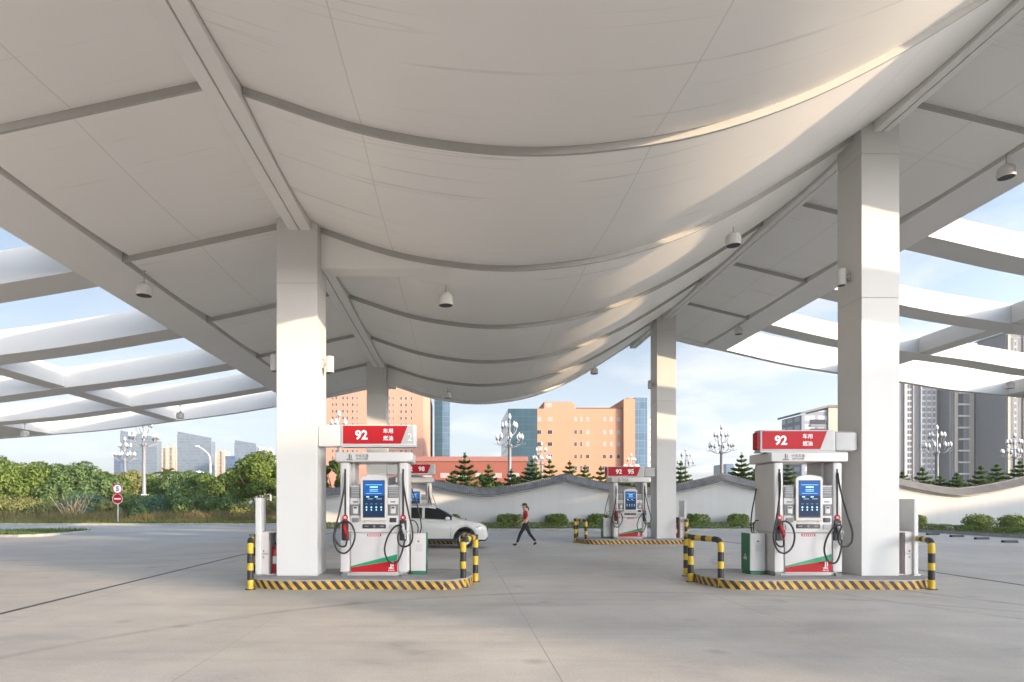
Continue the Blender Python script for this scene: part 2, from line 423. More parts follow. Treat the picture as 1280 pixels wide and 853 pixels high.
w = bpy.data.worlds.new('World'); SC.world = w; w.use_nodes = True
nt = w.node_tree; nt.nodes.clear(); g = N(nt)
sky = g('TexSky', sky_type='NISHITA', sun_disc=False)
sky.sun_elevation = R(SUN_EL); sky.sun_rotation = R(SUN_AZ); sky.altitude = 20; sky.air_density = 1.0; sky.dust_density = 1.0; sky.ozone_density = 2.0
tcw = g('TexCoord').outputs['Generated']; sw = g('SeparateXYZ', {'Vector': tcw})
zz = g.math('ADD', g.math('MAXIMUM', sw.outputs[2], 0.0), .12)
cv = g('CombineXYZ', {0: g.math('DIVIDE', sw.outputs[0], zz), 1: g.math('DIVIDE', sw.outputs[1], zz), 2: 0.0}).outputs[0]
cn = g('TexNoise', {'Vector': cv, 'Scale': 1.15, 'Detail': 9.0, 'Roughness': .58, 'Distortion': .35}).outputs[0]
cm = g.ramp(cn, [(.47, (0,0,0)), (.68, (.8,.8,.8))])
rightness = g.math('ADD', g.math('MULTIPLY', sw.outputs[0], .55), .55, True)
cm = g.math('MULTIPLY', cm, rightness)
skyc = sky.outputs[0]
bw = g('RGBToBW', {'Color': skyc}).outputs[0]
GLOW = 1.3
# thin high haze: paler everywhere, brightest in the glow on the sun's side
sunh = Vector((sd.x, sd.y, 0)).normalized()
dp = g('VectorMath', {0: tcw, 1: tuple(sunh)}, operation='DOT_PRODUCT').outputs['Value']
glow = g.math('POWER', g.math('MULTIPLY', g.math('ADD', dp, .35), .74, True), 1.6)
gain = g.math('ADD', g.math('MULTIPLY', glow, GLOW), g.math('ADD', g.math('MULTIPLY', dp, .27), .86))
hz = g('CombineColor', {0: g.math('MULTIPLY', bw, 1.12), 1: g.math('MULTIPLY', bw, 1.17), 2: g.math('MULTIPLY', bw, 1.33)}).outputs[0]
cl = g('CombineColor', {0: g.math('MULTIPLY', bw, 1.8), 1: g.math('MULTIPLY', bw, 1.76), 2: g.math('MULTIPLY', bw, 1.74)}).outputs[0]
low = g.math('SUBTRACT', 1.0, g.math('MULTIPLY', g.math('MAXIMUM', sw.outputs[2], 0.0), 2.6), True)
veil = g.math('ADD', g.math('MULTIPLY', low, .36), .34)
skymix = g.mix(cm, g.mix(veil, skyc, hz), cl)
anti = g.math('SUBTRACT', .35, g.math('MULTIPLY', dp, .75), True)
gain = g.math('MULTIPLY', gain, g.math('SUBTRACT', 1.0, g.math('MULTIPLY', g.math('MULTIPLY', low, low), g.math('MULTIPLY', anti, .34))))
gc_ = g('CombineColor', {0: gain, 1: gain, 2: gain}).outputs[0]
skymix = g.mix(1.0, skymix, gc_, 'MULTIPLY')
bg = g('Background', {'Color': skymix, 'Strength': .15}); wo = g('OutputWorld'); nt.links.new(bg.outputs[0], wo.inputs[0])
SC.view_settings.view_transform = 'Standard'; SC.view_settings.look = 'None'; SC.view_settings.gamma = 1; SC.view_settings.use_curve_mapping = False
SC.view_settings.exposure = 1.4
SC.render.engine = 'CYCLES'
SC.cycles.max_bounces = 8; SC.cycles.diffuse_bounces = 5; SC.cycles.glossy_bounces = 3; SC.cycles.transmission_bounces = 3
SC.cycles.use_denoising = True; SC.cycles.caustics_reflective = False; SC.cycles.caustics_refractive = False

def at(px, py, Y):
    """point of the place seen at a photograph pixel, Y metres ahead"""
    return Vector(((px-571)*Y/F, Y, 1.7-(py-628)*Y/F))

# ------------------------------------------------------------------ ground
def sheet(name, poly, z, mat, kind='structure'):
    mb = MB(); i = len(mb.v); mb.v += [(x, y, z) for x, y in poly]; mb.face(range(len(poly)))
    return tag(mb.build(name, mat), kind=kind)
sheet('ground', [(-3000,-600),(3000,-600),(3000,4000),(-3000,4000)], -.02, M['earth'])
BEDX, BEDY = 26.6, 36.0
arc = [(BEDX - 3 + 3*math.sin(R(a)), BEDY - 3 + 3*math.cos(R(a))) for a in range(0, 91, 10)]
sheet('forecourt', [(-90,-45),(90,-45),(90,10)] + [(BEDX, 10)] + arc[::-1] + [(-9.3,BEDY),(-9.3,45),(-90,45)], 0.0, M['concrete'])
# kerbs (real steps)
def ribbon_path(path, off):
    out = []
    for k, p in enumerate(path):
        a = Vector(path[max(k-1,0)]); b = Vector(path[min(k+1,len(path)-1)]); t = (b-a).normalized(); out.append((p[0]-t.y*off, p[1]+t.x*off))
    return out
def kerb(name, path, wd=.16, h=.14):
    a, b = path, ribbon_path(path, wd); mb = MB()
    for k in range(len(path)-1):
        i = len(mb.v); p, q, r, s = a[k], a[k+1], b[k+1], b[k]
        mb.v += [(*p,-.01),(*q,-.01),(*r,-.01),(*s,-.01),(*p,h),(*q,h),(*r,h),(*s,h)]
        mb.face((i,i+1,i+5,i+4)); mb.face((i+4,i+5,i+6,i+7)); mb.face((i+2,i+3,i+7,i+6))
        if k == 0: mb.face((i,i+4,i+7,i+3))
        if k == len(path)-2: mb.face((i+1,i+2,i+6,i+5))
    return tag(mb.build(name, M['kerb']), kind='structure')
kerb('kerb', [(-9.3,44.84),(-9.3,BEDY)] + arc + [(BEDX,10)])
kerb('verge_kerb', [(-90,45),(-9.46,45)])
bed_poly = ribbon_path([(-9.3,47),(-9.3,BEDY)] + arc + [(BEDX,10)], .17)
sheet('planting_bed', bed_poly + [(60,10),(60,39.5),(-9.1,39.5)], .11, M['soil'])
sheet('verge_ground', [(-90,45.16),(-9.5,45.16),(-9.5,58),(-90,58)], .10, M['earth'])
# small planted median at far left
md = [(-40,29.4),(-21.2,29.4),(-20.5,30.2),(-20.5,34),(-21.2,34.8),(-40,34.8)]
kerb('median_kerb', md[::-1] + [md[-1]], .16, .13) if False else kerb('median_kerb', md, .16, .13)
sheet('median_ground', [(-40,29.56),(-21.3,29.56),(-20.66,30.3),(-20.66,33.9),(-21.3,34.64),(-40,34.64)], .1, M['earth'])
# drain channels: a slot with steel grating set 4 mm above the slab
for nm, X in (('drain_channel', -6.95), ('drain_channel', 11.6)):
    mb = MB(); mb.box(X-.045, X+.045, -20, 35.5, -.01, .004)
    tag(mb.build(nm, M['black']), kind='structure')

# ------------------------------------------------------------------ canopy
def hermite(pts):
    xs = [p[0] for p in pts]; zs = [p[1] for p in pts]; n = len(xs)
    d = [(zs[i+1]-zs[i])/(xs[i+1]-xs[i]) for i in range(n-1)]
    t = [d[0]] + [(d[i-1]+d[i])/2 for i in range(1, n-1)] + [d[-1]]
    def f(x):
        x = min(max(x, xs[0]), xs[-1]); i = 0
        while i < n-2 and x > xs[i+1]: i += 1
        h = xs[i+1]-xs[i]; u = (x-xs[i])/h
        return (2*u**3-3*u*u+1)*zs[i] + (u**3-2*u*u+u)*h*t[i] + (-2*u**3+3*u*u)*zs[i+1] + (u**3-u*u)*h*t[i+1]
    return f
zl = hermite([(-24,4.72),(-20,5.02),(-17,5.28),(-14.1,5.66),(-11,6.06),(-8.05,6.55),(-7.05,6.72),(-6.3,6.88),(-3.45,7.50)])
zc = hermite([(-3.0,7.40),(-1.34,6.86),(.0,6.62),(1.0,6.55),(1.98,6.60),(3.4,6.83),(4.74,7.26),(5.85,7.78),(6.95,8.42),(8.55,9.45)])
zr = hermite([(8.86,10.16),(9.4,10.05),(12.25,9.36),(13.2,9.15),(16.06,8.50),(18.7,8.05),(21.8,7.62),(24,7.25),(27,6.95),(30.5,6.6)])
BAY = 4.25; Y2 = 12.78
RIBS = [Y2 + BAY*k for k in range(-2, 5)]      # 4.3 ... 29.8
YF, YB = RIBS[0]-.1, RIBS[-1]+.3
can = empty('station_canopy', (0,0,0), 'white swooping petrol station canopy with sagging ceiling and open slatted side wings', 'canopy')
def sweep(mb, f, x0, x1, n, y0, y1, lo, hi, m=0):
    i = len(mb.v)
    for k in range(n+1):
        x = x0 + (x1-x0)*k/n; z = f(x)
        mb.v += [(x,y0,z+lo),(x,y1,z+lo),(x,y1,z+hi),(x,y0,z+hi)]
    for k in range(n):
        a = i+4*k
        for q in ((0,1,5,4),(1,2,6,5),(2,3,7,6),(3,0,4,7)): mb.face([a+v for v in q], m)
    mb.face((i,i+3,i+2,i+1), m); a = i+4*n; mb.face((a,a+1,a+2,a+3), m)
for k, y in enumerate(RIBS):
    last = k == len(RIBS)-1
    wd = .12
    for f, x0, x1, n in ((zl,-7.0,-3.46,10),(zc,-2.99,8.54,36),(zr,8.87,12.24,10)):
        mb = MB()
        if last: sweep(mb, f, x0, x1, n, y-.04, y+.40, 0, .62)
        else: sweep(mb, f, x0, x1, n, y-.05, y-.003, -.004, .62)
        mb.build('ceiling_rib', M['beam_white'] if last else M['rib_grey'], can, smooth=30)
# ceiling membranes: one sagging sheet (a real 0.2 m slab) per bay
def membrane(f, x0, x1, nx, y0, y1, sag, curl=.105, ny=14):
    """hangs level with the rib behind it, bellies down and curls up just before the next rib"""
    mb = MB(); n1 = ny+1
    for s in (0, 1):
        for i in range(nx+1):
            x = x0+(x1-x0)*i/nx
            for j in range(n1):
                t = j/ny
                o = (-sag*math.sin(math.pi*t)**.8 + curl*t**3) if s == 0 else (.10 if t < .02 else .42)
                mb.v.append((x, y0+(y1-y0)*t, f(x)+o))
    B = (nx+1)*n1
    for i in range(nx):
        for j in range(ny):
            a = i*n1+j
            mb.face((a,a+1,a+n1+1,a+n1)); mb.face((B+a,B+a+n1,B+a+n1+1,B+a+1))
    for i in range(nx):
        a, b = i*n1, (i+1)*n1; mb.face((a,b,B+b,B+a)); a += ny; b += ny; mb.face((b,a,B+a,B+b))
    for j in range(ny):
        mb.face((j+1,j,B+j,B+j+1)); a = nx*n1+j; mb.face((a,a+1,B+a+1,B+a))
    return mb.build('ceiling_membrane', M['ceiling'], can, smooth=50, fixn=True)
for k in range(len(RIBS)-1):
    y0, y1 = RIBS[k]+.0, RIBS[k+1]-.052
    membrane(zl, -6.86, -3.46, 12, y0, y1, .02)
    membrane(zc, -2.985, 8.53, 48, y0, y1, .07)
    membrane(zr, 8.88, 12.10, 12, y0, y1, .02)
for f, x0, x1, n in ((zl,-7.0,-3.46,10),(zc,-2.985,8.53,36),(zr,8.88,12.24,10)):
    mb = MB(); sweep(mb, f, x0, x1, n, YF+.02, YB-.01, .625, .78); mb.build('roof_deck', M['beam_white'], can, smooth=30)
# ridge beams (twin members with a shadow groove) and edge beams
mb = MB(); mb.box(-3.45,-3.245,YF,YB,7.28,8.1); mb.box(-3.215,-3.0,YF,YB,7.28,8.1); mb.box(-3.245,-3.215,YF+.01,YB-.01,7.33,8.0); mb.build('ridge_beam', M['beam_white'], can, bevel=.008)
mb = MB(); mb.box(8.55,8.70,YF,YB,9.30,10.9); mb.box(8.735,8.86,YF,YB,9.30,10.9); mb.box(8.70,8.735,YF+.01,YB-.01,9.38,10.8); mb.build('ridge_beam', M['beam_white'], can, bevel=.008)
mb = MB(); sweep(mb, zl, -8.05, -7.003, 4, YF, YB, 0, .75); mb.build('edge_beam', M['beam_white'], can)
mb = MB(); sweep(mb, zr, 12.245, 13.2, 4, YF, YB, 0, .75); mb.build('edge_beam', M['beam_white'], can)
# open wings: transverse beams at each rib, longitudinal beams between them
for k, y in enumerate(RIBS):
    last = k == len(RIBS)-1
    y0, y1, hh = (y, y+.9, .7) if not last else (y, y+.30, 1.2)
    mb = MB(); sweep(mb, zl, -23.0, -8.053, 20, y0, y1, 0, hh); mb.build('wing_beam', M['pergola'], can, smooth=30)
    mb = MB(); sweep(mb, zr, 13.203, 30.0, 20, y0, y1, 0, hh); mb.build('wing_beam', M['pergola'], can, smooth=30)
def seglong(f, x0, x1):
    for k in range(len(RIBS)-1):
        a, b = RIBS[k]+.903, RIBS[k+1]-.003
        mb = MB(); sweep(mb, f, x0, x1, 2, a, b, .03, .66); mb.build('wing_cross_beam', M['pergola'], can)
seglong(zl, -14.25, -13.7); seglong(zl, -22.9, -19.9); seglong(zr, 19.4, 19.95); seglong(zr, 27.0, 29.9)
# columns, clad in panels with open joints
COLS = [(-3.7,-2.86,12.47,13.31,7.9,'left'),(8.3,9.08,12.47,13.26,10.1,'right'),(-3.74,-2.92,25.22,26.05,7.9,'left'),(8.3,9.1,25.22,26.05,10.1,'right')]
for (x0,x1,y0,y1,zt,sd_) in COLS:
    mb = MB(); mb.box(x0+.012,x1-.012,y0+.012,y1-.012,.1,zt-.02,1)
    zs = [.19,6.2,zt] if sd_ == 'left' else [.19,5.9,8.85,zt]
    for a, b in zip(zs[:-1], zs[1:]): mb.rbox(x0,x1,y0,y1,a,b-.006,.012,0)
    mb.build('column', [M['white'], M['joint']], can)
# haunches where the girders meet the left columns
for (y0,y1,xa) in ((12.785,13.25,-2.855),(25.535,26.0,-2.915)):
    xs = [xa + (-.1-xa)*k/10 for k in range(11)]
    poly = [(xa,6.62)] + [(x,6.62+.0*k) for k, x in enumerate(xs[1:])] + [(x, max(zc(x)+.14, 6.64)) for x in xs[::-1]]
    mb = MB(); mb.prism(poly, y0, y1, 'y'); mb.build('girder_haunch', M['beam_white'], can)

# ------------------------------------------------------------------ pendant lamps and wall lamps
def pendant(loc_top, label, first=[None]):
    x, y, zt = loc_top
    if first[0] is None:
        r = empty('pendant_lamp', (x,y,zt), label, 'ceiling lamp', 'pendant lamps under the canopy')
        mb = MB(); mb.lathe([(.045,0),(.045,-.03),(.012,-.04),(.012,-.24),(.03,-.26),(.05,-.30)], n=12); mb.build('stem', M['lgrey'], r, smooth=40)
        mb = MB(); mb.lathe([(.05,-.285),(.10,-.30),(.145,-.335),(.165,-.38),(.168,-.55),(.163,-.565),(.155,-.567),(.153,-.54)], n=24, cap=False); mb.build('shade', M['white'], r, smooth=40)
        mb = MB(); mb.lathe([(.001,-.52),(.152,-.545),(.152,-.560),(.001,-.562)], n=24); mb.build('lens', M['dark'], r, smooth=40)
        first[0] = r; return r
    r = copy_tree(first[0]); r.location = (x,y,zt); r['label'] = label; return r
PL = [(-6.84,13.3,zl(-6.84)+.02,'white pendant lamp under the left edge beam, in front of the leftmost ceiling bays'),
 (-.25,13.75,zc(-.25)+.06,'white pendant lamp hanging from the sagging ceiling right of the near left column'),
 (6.3,13.85,zc(6.3)+.08,'white pendant lamp hanging below the right ridge, left of the near right column'),
 (12.2,13.5,zr(12.2)+.1,'large looking white pendant lamp right of the near right column, topmost lamp in view'),
 (-.4,26.2,zc(-.4)+.08,'small white pendant lamp over the far edge of the sagging ceiling, above the glass building'),
 (6.15,27.2,zc(6.15)+.06,'small white pendant lamp near the far end of the ceiling, above the orange office building'),
 (12.15,26.2,zr(12.15)+.12,'small white pendant lamp under the far right wing between the two right columns'),
 (-12.1,26.6,zl(-12.1)+.02,'small white pendant lamp hanging from the left open wing above the tower blocks'),
 (-18.9,26.6,zl(-18.9)+.02,'small white pendant lamp at the far left end of the left open wing'),
 (24.2,26.6,zr(24.2)+.02,'small white pendant lamp on the right open wing in front of the apartment towers')]
for x,y,z,l in PL: pendant((x,y,z), l)
def wall_lamp(x, y, z, s, label, first=[None]):
    if first[0] is None:
        r = empty('wall_lamp', (x,y,z), label, 'wall lamp', 'wall lamps on the columns')
        mb = MB(); mb.rbox(0,.03,-.05,.05,-.08,.08,.01); mb.box(.028,.09,-.02,.02,-.02,.02); mb.build('bracket', M['lgrey'], r)
        mb = MB(); mb.lathe([(.075,-.17),(.085,-.165),(.085,.165),(.075,.17)], (.165,0,0), 20); mb.build('shade', M['white'], r, smooth=40)
        mb = MB(); mb.lathe([(.001,-.172),(.07,-.173),(.07,-.16),(.001,-.16)], (.165,0,0), 16); mb.build('lens', M['dark'], r, smooth=40)
        first[0] = r
    else:
        r = copy_tree(first[0]); r.location = (x,y,z); r['label'] = label
    r.rotation_euler = (0,0,0 if s > 0 else math.pi); return r
wall_lamp(-2.857,12.9,4.62,1,'white cylinder wall lamp on the right face of the near left column')
wall_lamp(-3.703,12.9,4.65,-1,'white cylinder wall lamp on the left face of the near left column')
wall_lamp(8.297,12.85,6.45,-1,'white cylinder wall lamp high on the left face of the near right column')
wall_lamp(8.297,25.6,6.65,-1,'white cylinder wall lamp on the left face of the far right column')

# ------------------------------------------------------------------ pump islands
HI = .19
def island_outline(s):
    """plan of the kerb, s=1: column end on the right; local x along the island (0 = middle), length 4.7"""
    L = 2.33; pts = []
    bot = [(-1.75,-.80),(-1.2,-.76),(-.55,-.74),(-.2,-.70),(.1,-.70),(.45,-.74),(.75,-.77),(1.1,-.80),(1.15,-.80)]
    def endarc(cx, rx, ry, a0, a1): return [(cx+rx*math.cos(R(a)), .35+ry*math.sin(R(a))) for a in np.linspace(a0, a1, 13)]
    bot = [(x, y+.10) for x, y in bot]
    right = endarc(1.15, 1.2, 1.05, -90, 90); left = endarc(-1.75, .60, 1.05, 90, 270)
    pts = bot[1:-1] + right + [(x, 1.40-(y+.70)*.0) for x, y in bot[::-1][1:-1]] + left
    if s < 0: pts = [(-x, y) for x, y in pts][::-1]
    out = []
    return pts
def make_island(cx, cy, s, label):
    """cy = front-face line of the column"""
    r = empty('pump_island', (cx,cy,0), label, 'pump island', 'raised islands of the pumps')
    pts = island_outline(s); n = len(pts)
    def inset(d):
        out = []
        for k in range(n):
            a, b, c = Vector(pts[k-1]), Vector(pts[k]), Vector(pts[(k+1) % n]); t = (c-a)
            if t.length < 1e-6: out.append(pts[k]); continue
            t.normalize(); out.append((b.x-t.y*d, b.y+t.x*d))
        return out
    ins = inset(.02); ins2 = inset(.10)
    mb = MB(); u = 0
    for k in range(n):
        p, q = pts[k], pts[(k+1) % n]; l = math.dist(p, q)
        if l < 1e-6: continue
        i = len(mb.v); mb.v += [(*p,-.01),(*q,-.01),(*q,.165),(*p,.165)]
        mb.face((i,i+1,i+2,i+3), 0, [(u,0),(u+l,0),(u+l,.175),(u,.175)]); u += l
    o1 = mb.build('striped_kerb', M['stripes'], r, fixn=False)
    mb = MB(); i = 0
    mb.v += [(*p,.165) for p in pts] + [(*p,HI-.004) for p in ins] + [(*p,HI) for p in ins2]
    for k in range(n):
        for l in range(2): mb.face((l*n+k, l*n+(k+1) % n, (l+1)*n+(k+1) % n, (l+1)*n+k), 1 if l == 0 else 0)
    mb.face([2*n+k for k in range(n)], 0)
    mb.build('island_top', [M['conc_top'], M['kerb']], r, fixn=False)
    return r
def stripe_tube(pts, parent, name='rail', r=.06, per=.36, ph=0):
    mb = MB(); P = [Vector(p) for p in pts]; D = [P[0]]
    for a, b in zip(P[:-1], P[1:]):
        k = max(1, int((b-a).length/.045))
        D += [a+(b-a)*(j/k) for j in range(1, k+1)]
    mb.tube(D, r, 14, mfun=lambda L: 0 if ((L+ph) % per) < per*.5 else 1)
    return mb.build(name, [M['yellow'], M['black']], parent, smooth=40, fixn=False)
def bend(p, c, q, r=.14, n=6):
    p, c, q = Vector(p), Vector(c), Vector(q); a = c+(p-c).normalized()*r; b = c+(q-c).normalized()*r
    return [((1-t)**2)*a+2*t*(1-t)*c+t*t*b for t in [j/n for j in range(n+1)]]
ZB = .95
def guard_end(cx, cy, s, label, bx=.27, fy=-.86, ry=.98):
    """bent three-post rail round the pump end. s=1: the end points to -x"""
    r = empty('crash_rail', (cx,cy,0), label, 'crash barrier', 'yellow and black crash rails')
    A = lambda z: (0,0,z); B = lambda z: (bx*s,fy,z); C = lambda z: (bx*s,ry,z)
    stripe_tube([B(.0)] + bend(B(0),B(ZB),A(ZB),.15) + [A(ZB)], r)
    stripe_tube([A(0),A(ZB+.06)], r, 'post')
    stripe_tube([C(.0)] + bend(C(0),C(ZB),A(ZB),.15) + [Vector(A(ZB))+Vector((.02*s,.07,0))], r)
    for p in (A(0),B(0),C(0)):
        mb = MB(); mb.lathe([(.1,0),(.1,.012),(.06,.014)], (p[0],p[1],0), 16); mb.build('base_plate', M['black'], r)
    return r
_text = {}
def text_mesh(s, bold=.0, depth=.004):
    k = (s, bold, depth)
    if k in _text: return _text[k]
    c = bpy.data.curves.new('lettering', 'FONT'); c.body = s; c.align_x = 'CENTER'; c.align_y = 'CENTER'; c.extrude = depth/2; c.offset = bold; c.resolution_u = 3
    o = bpy.data.objects.new('lettering', c); COL.objects.link(o)
    me = bpy.data.meshes.new_from_object(o.evaluated_get(bpy.context.evaluated_depsgraph_get()))
    bpy.data.objects.remove(o); bpy.data.curves.remove(c)
    _text[k] = me; return me
def put_text(mb, s, x, y, z, w=None, h=None, m=0, bold=.0, depth=.006):
    """lettering facing -Y, centred at (x,y,z), scaled to width w / height h"""
    me = text_mesh(s, bold, depth)
    xs = [v.co.x for v in me.vertices]; ys = [v.co.y for v in me.vertices]
    W, H = max(xs)-min(xs), max(ys)-min(ys); cx, cy = (max(xs)+min(xs))/2, (max(ys)+min(ys))/2
    sx = w/W if w else h/H; sy = h/H if h else sx
    T = Matrix.Translation((x,y,z)) @ Matrix.Rotation(R(90),4,'X') @ Matrix.Diagonal((sx,sy,1,1)) @ Matrix.Translation((-cx,-cy,0))
    mb.add_mesh(me, T, m)

def make_pump(loc, label, s):
    """front toward -y, base at z=0; s=-1/1 side on which the column stands"""
    r = empty('fuel_dispenser', loc, label, 'petrol pump', 'fuel dispensers on the islands')
    W = .70; D = .80; r.scale = (1,1,1.03)
    # lower body with plinth
    mb = MB(); mb.rbox(-W,W,0.02,D,.07,.86,.03); mb.rbox(-W+.05,W-.05,.05,D-.05,0,.075,.02); b = mb.build('body', M['pump_white'], r, smooth=30)
    mb = MB(); mb.rbox(-W+.01,-.505,-.015,.018,.08,.70,.012); mb.rbox(.505,W-.01,-.015,.018,.08,.70,.012); mb.rbox(-.48,.48,-.012,.018,.055,.84,.012); mb.build('door_panel', M['pump_white'], b, smooth=30)
    for xx in (-.62,.62):
        mb = MB(); mb.box(xx-.06,xx+.06,-.02,.05,.0,.05); mb.build('foot', M['grey'], b)
    # red / green stripe
    mb = MB(); mb.prism([(-.475,.08),(.475,.08),(.475,.315),(-.475,.17)], -.018,-.0125,'y'); st = mb.build('red_stripe', M['red'], r)
    mb = MB(); mb.prism([(-.475,.173),(.475,.318),(.475,.435),(-.475,.20)], -.018,-.0125,'y'); mb.build('green_stripe', M['green'], r)
    mb = MB(); mb.box(.335,.355,-.024,-.0185,.17,.285); mb.box(.30,.40,-.024,-.0185,.15,.168); mb.box(.375,.395,-.024,-.0185,.19,.285); put_text(mb,'中化石油',.35,-.021,.115,w=.12,bold=.01); mb.build('emblem', M['letter'], st)
    # console
    mb = MB(); mb.rbox(-.50,.50,.0,D,.862,1.80,.02)
    c = mb.build('console', M['pump_white'], r, smooth=30)
    # pylons
    for sx in (-1,1):
        xa, xb = sorted((sx*.505, sx*.70))
        prof = [(xa,.862),(xb,.862),(xb,2.21),(xb+.0,2.262),(xa,2.262),(xa,2.1)]
        mb = MB(); mb.rbox(xa,xb,-.01,D+.01,.862,2.262,.035); p = mb.build('pylon', M['pump_white'], r, smooth=30)
        mb = MB(); xm = (xa+xb)/2 - .01*sx; mb.rbox(xm-.024,xm+.024,-.0135,.03,1.2,2.13,.012); mb.build('hose_slot', M['rubber'], p, smooth=30)
        mb = MB(); mb.rbox(xm-.07,xm+.07,-.02,.0,.705,1.11,.02); nh = mb.build('nozzle_holder', M['dark'], p, smooth=30)
        mb = MB(); mb.lathe([(.055,-.03),(.06,-.02),(.06,-.008),(.045,-.006)], (xm,0,1.16), 18, axis='y'); mb.build('fuel_badge', M['red'], p, smooth=40)
        mb = MB(); put_text(mb, '92', xm, -.033, 1.16, h=.045, bold=.02); mb.build('badge_number', M['letter'], p)
        # nozzle in its holder
        mb = MB(); mb.tube(spline([(xm+.05,-.07,.74),(xm+.035,-.085,.84),(xm+.005,-.075,.94),(xm-.01,-.045,1.03)],5),[.016]*6+[.03]*4+[.034]*6,10)
        mb.tube(spline([(xm+.055,-.10,.92),(xm+.06,-.115,.84),(xm+.05,-.095,.77)],5),.010,8)
        mb.build('nozzle', M['red'] if sx < 0 else M['lgrey'], r, smooth=50)
        # hose: leaves the slot, hangs outward, loops back to the nozzle
        k = random.uniform(-.02,.02)
        if sx < 0:
            pts = [(xm,-.03,2.05),(xm-.01,-.07,1.75),(xm-.10,-.13,1.25),(xm-.185,-.17,.92),(xm-.20,-.18,.72),(xm-.12,-.19,.52),(xm+.03,-.19,.47),(xm+.17+k,-.18,.60),(xm+.225,-.17,.82),(xm+.15,-.16,1.03),(xm,-.16,1.09),(xm-.15,-.16,.97),(xm-.19,-.155,.78),(xm-.10,-.15,.62),(xm+.02,-.13,.60),(xm+.05,-.09,.72)]
        else:
            pts = [(xm,-.03,2.05),(xm+.02,-.07,1.75),(xm+.12,-.13,1.25),(xm+.20,-.17,.92),(xm+.19,-.18,.70),(xm+.08,-.19,.60),(xm-.05,-.19,.63),(xm-.09,-.19,.80),(xm-.02,-.18,1.0),(xm-.16,-.17,.98),(xm-.30,-.17,.78),(xm-.36,-.17,.52),(xm-.27,-.17,.30),(xm-.11,-.16,.29),(xm-.01,-.14,.50),(xm+.04,-.09,.72)]
        mb = MB(); mb.tube(spline(pts,7), .0185, 9); mb.build('hose', M['rubber'], r, smooth=60)
    # inner see-through bay: side cheeks
    for a_, b_ in ((-.503,-.44),(.44,.503)):
        mb = MB(); mb.box(a_,b_,.28,D,1.803,2.262); mb.build('inner_cheek', M['pump_side'], r)
    # cap
    mb = MB(); mb.rbox(-.79,.79,-.07,D+.07,2.265,2.46,.03); cp = mb.build('cap', M['pump_white'], r, smooth=30)
    mb = MB(); x0 = -.50; mb.box(x0-.012,x0+.018,-.0755,-.0705,2.325,2.42); mb.box(x0-.055,x0+.07,-.0755,-.0705,2.30,2.322); mb.box(x0+.035,x0+.05,-.0755,-.0705,2.335,2.40)
    put_text(mb,'中化石油',x0+.26,-.072,2.385,w=.26,bold=.008); put_text(mb,'SINOCHEM',x0+.26,-.072,2.325,w=.24,bold=.01); mb.build('cap_lettering', M['letter_grey'], cp)
    # screen with arched bezel
    ar = [(-.275,1.10),(.275,1.10),(.275,1.93)] + [(.275*math.cos(R(a)),1.93+.075*math.sin(R(a))) for a in range(15,180,15)] + [(-.275,1.93)]
    mb = MB(); mb.prism(ar,-.055,.0,'y'); bz = mb.build('screen_bezel', M['pump_white'], r, bevel=.008)
    mb = MB(); mb.box(-.222,.222,-.061,-.0555,1.16,1.90); sc = mb.build('screen', M['dark'], r)
    mb = MB(); mb.box(-.208,.208,-.0635,-.0612,1.60,1.885); mb.build('upper_picture', M['screen_blue'], sc)
    mb = MB(); mb.box(-.208,.208,-.0635,-.0612,1.185,1.597); mb.build('lower_picture', M['screen_navy'], sc)
    mb = MB()
    for (zz_, w_, h_) in ((1.81,.34,.008),(1.765,.16,.03),(1.715,.17,.012),(1.685,.17,.012),(1.64,.32,.006)): mb.box(-w_/2,w_/2,-.0655,-.0637,zz_-h_/2,zz_+h_/2)
    for xx in (-.155,.02): mb.box(xx,xx+.06,-.0655,-.0637,1.56,1.585); mb.box(xx+.03,xx+.14,-.0655,-.0637,1.528,1.535)
    for k in range(4):
        xx = -.15+.1*k; mb.lathe([(.001,-.0655),(.019,-.0655),(.019,-.0637)],(xx,0,1.365),10,axis='y'); mb.box(xx-.012,xx+.012,-.0655,-.0637,1.30,1.33); mb.box(xx-.022,xx+.022,-.0655,-.0637,1.43,1.434)
    mb.build('screen_writing', M['screen_text'], sc)
    # keypads and readers, both sides
    for sx in (-1,1):
        x = sx*.385
        mb = MB(); mb.rbox(x-.105,x+.105,-.012,.0,1.55,1.775,.012); k1 = mb.build('price_display', M['grey'], r, smooth=30)
        mb = MB()
        for i in range(3):
            mb.box(x-.085,x+.085,-.016,-.0125,1.735-.045*i,1.758-.045*i)
        for i in range(4):
            for j in range(2): mb.box(x-.08+.042*i,x-.05+.042*i,-.018,-.0125,1.565+.028*j,1.585+.028*j)
        mb.build('display_lines', M['grey2'], k1)
        mb = MB(); mb.rbox(x-.105,x+.105,-.012,.0,1.20,1.425,.012); k2 = mb.build('card_reader', M['grey'], r, smooth=30)
        mb = MB(); mb.rbox(x-.05,x+.055,-.03,-.0125,1.24,1.385,.015); mb.build('reader_pad', M['pump_white'], k2, smooth=30)
        mb = MB(); mb.box(x-.03,x+.035,-.034,-.0305,1.34,1.37); mb.build('reader_slot', M['dark'], k2)
        mb = MB(); mb.rbox(x-.07,x+.07,-.012,.0,1.065,1.155,.012); mb.build('receipt_slot', M['grey'] if sx < 0 else M['dark'], r, smooth=30)
        mb = MB(); mb.rbox(x-.075,x+.09,-.010,.0,.915,1.03,.012); mb.build('side_plate', M['lgrey'], r, smooth=30)
        mb = MB(); mb.box(x-.05,x+.05,-.008,.0,1.462,1.482); mb.build('grip_slot', M['dark'], r)
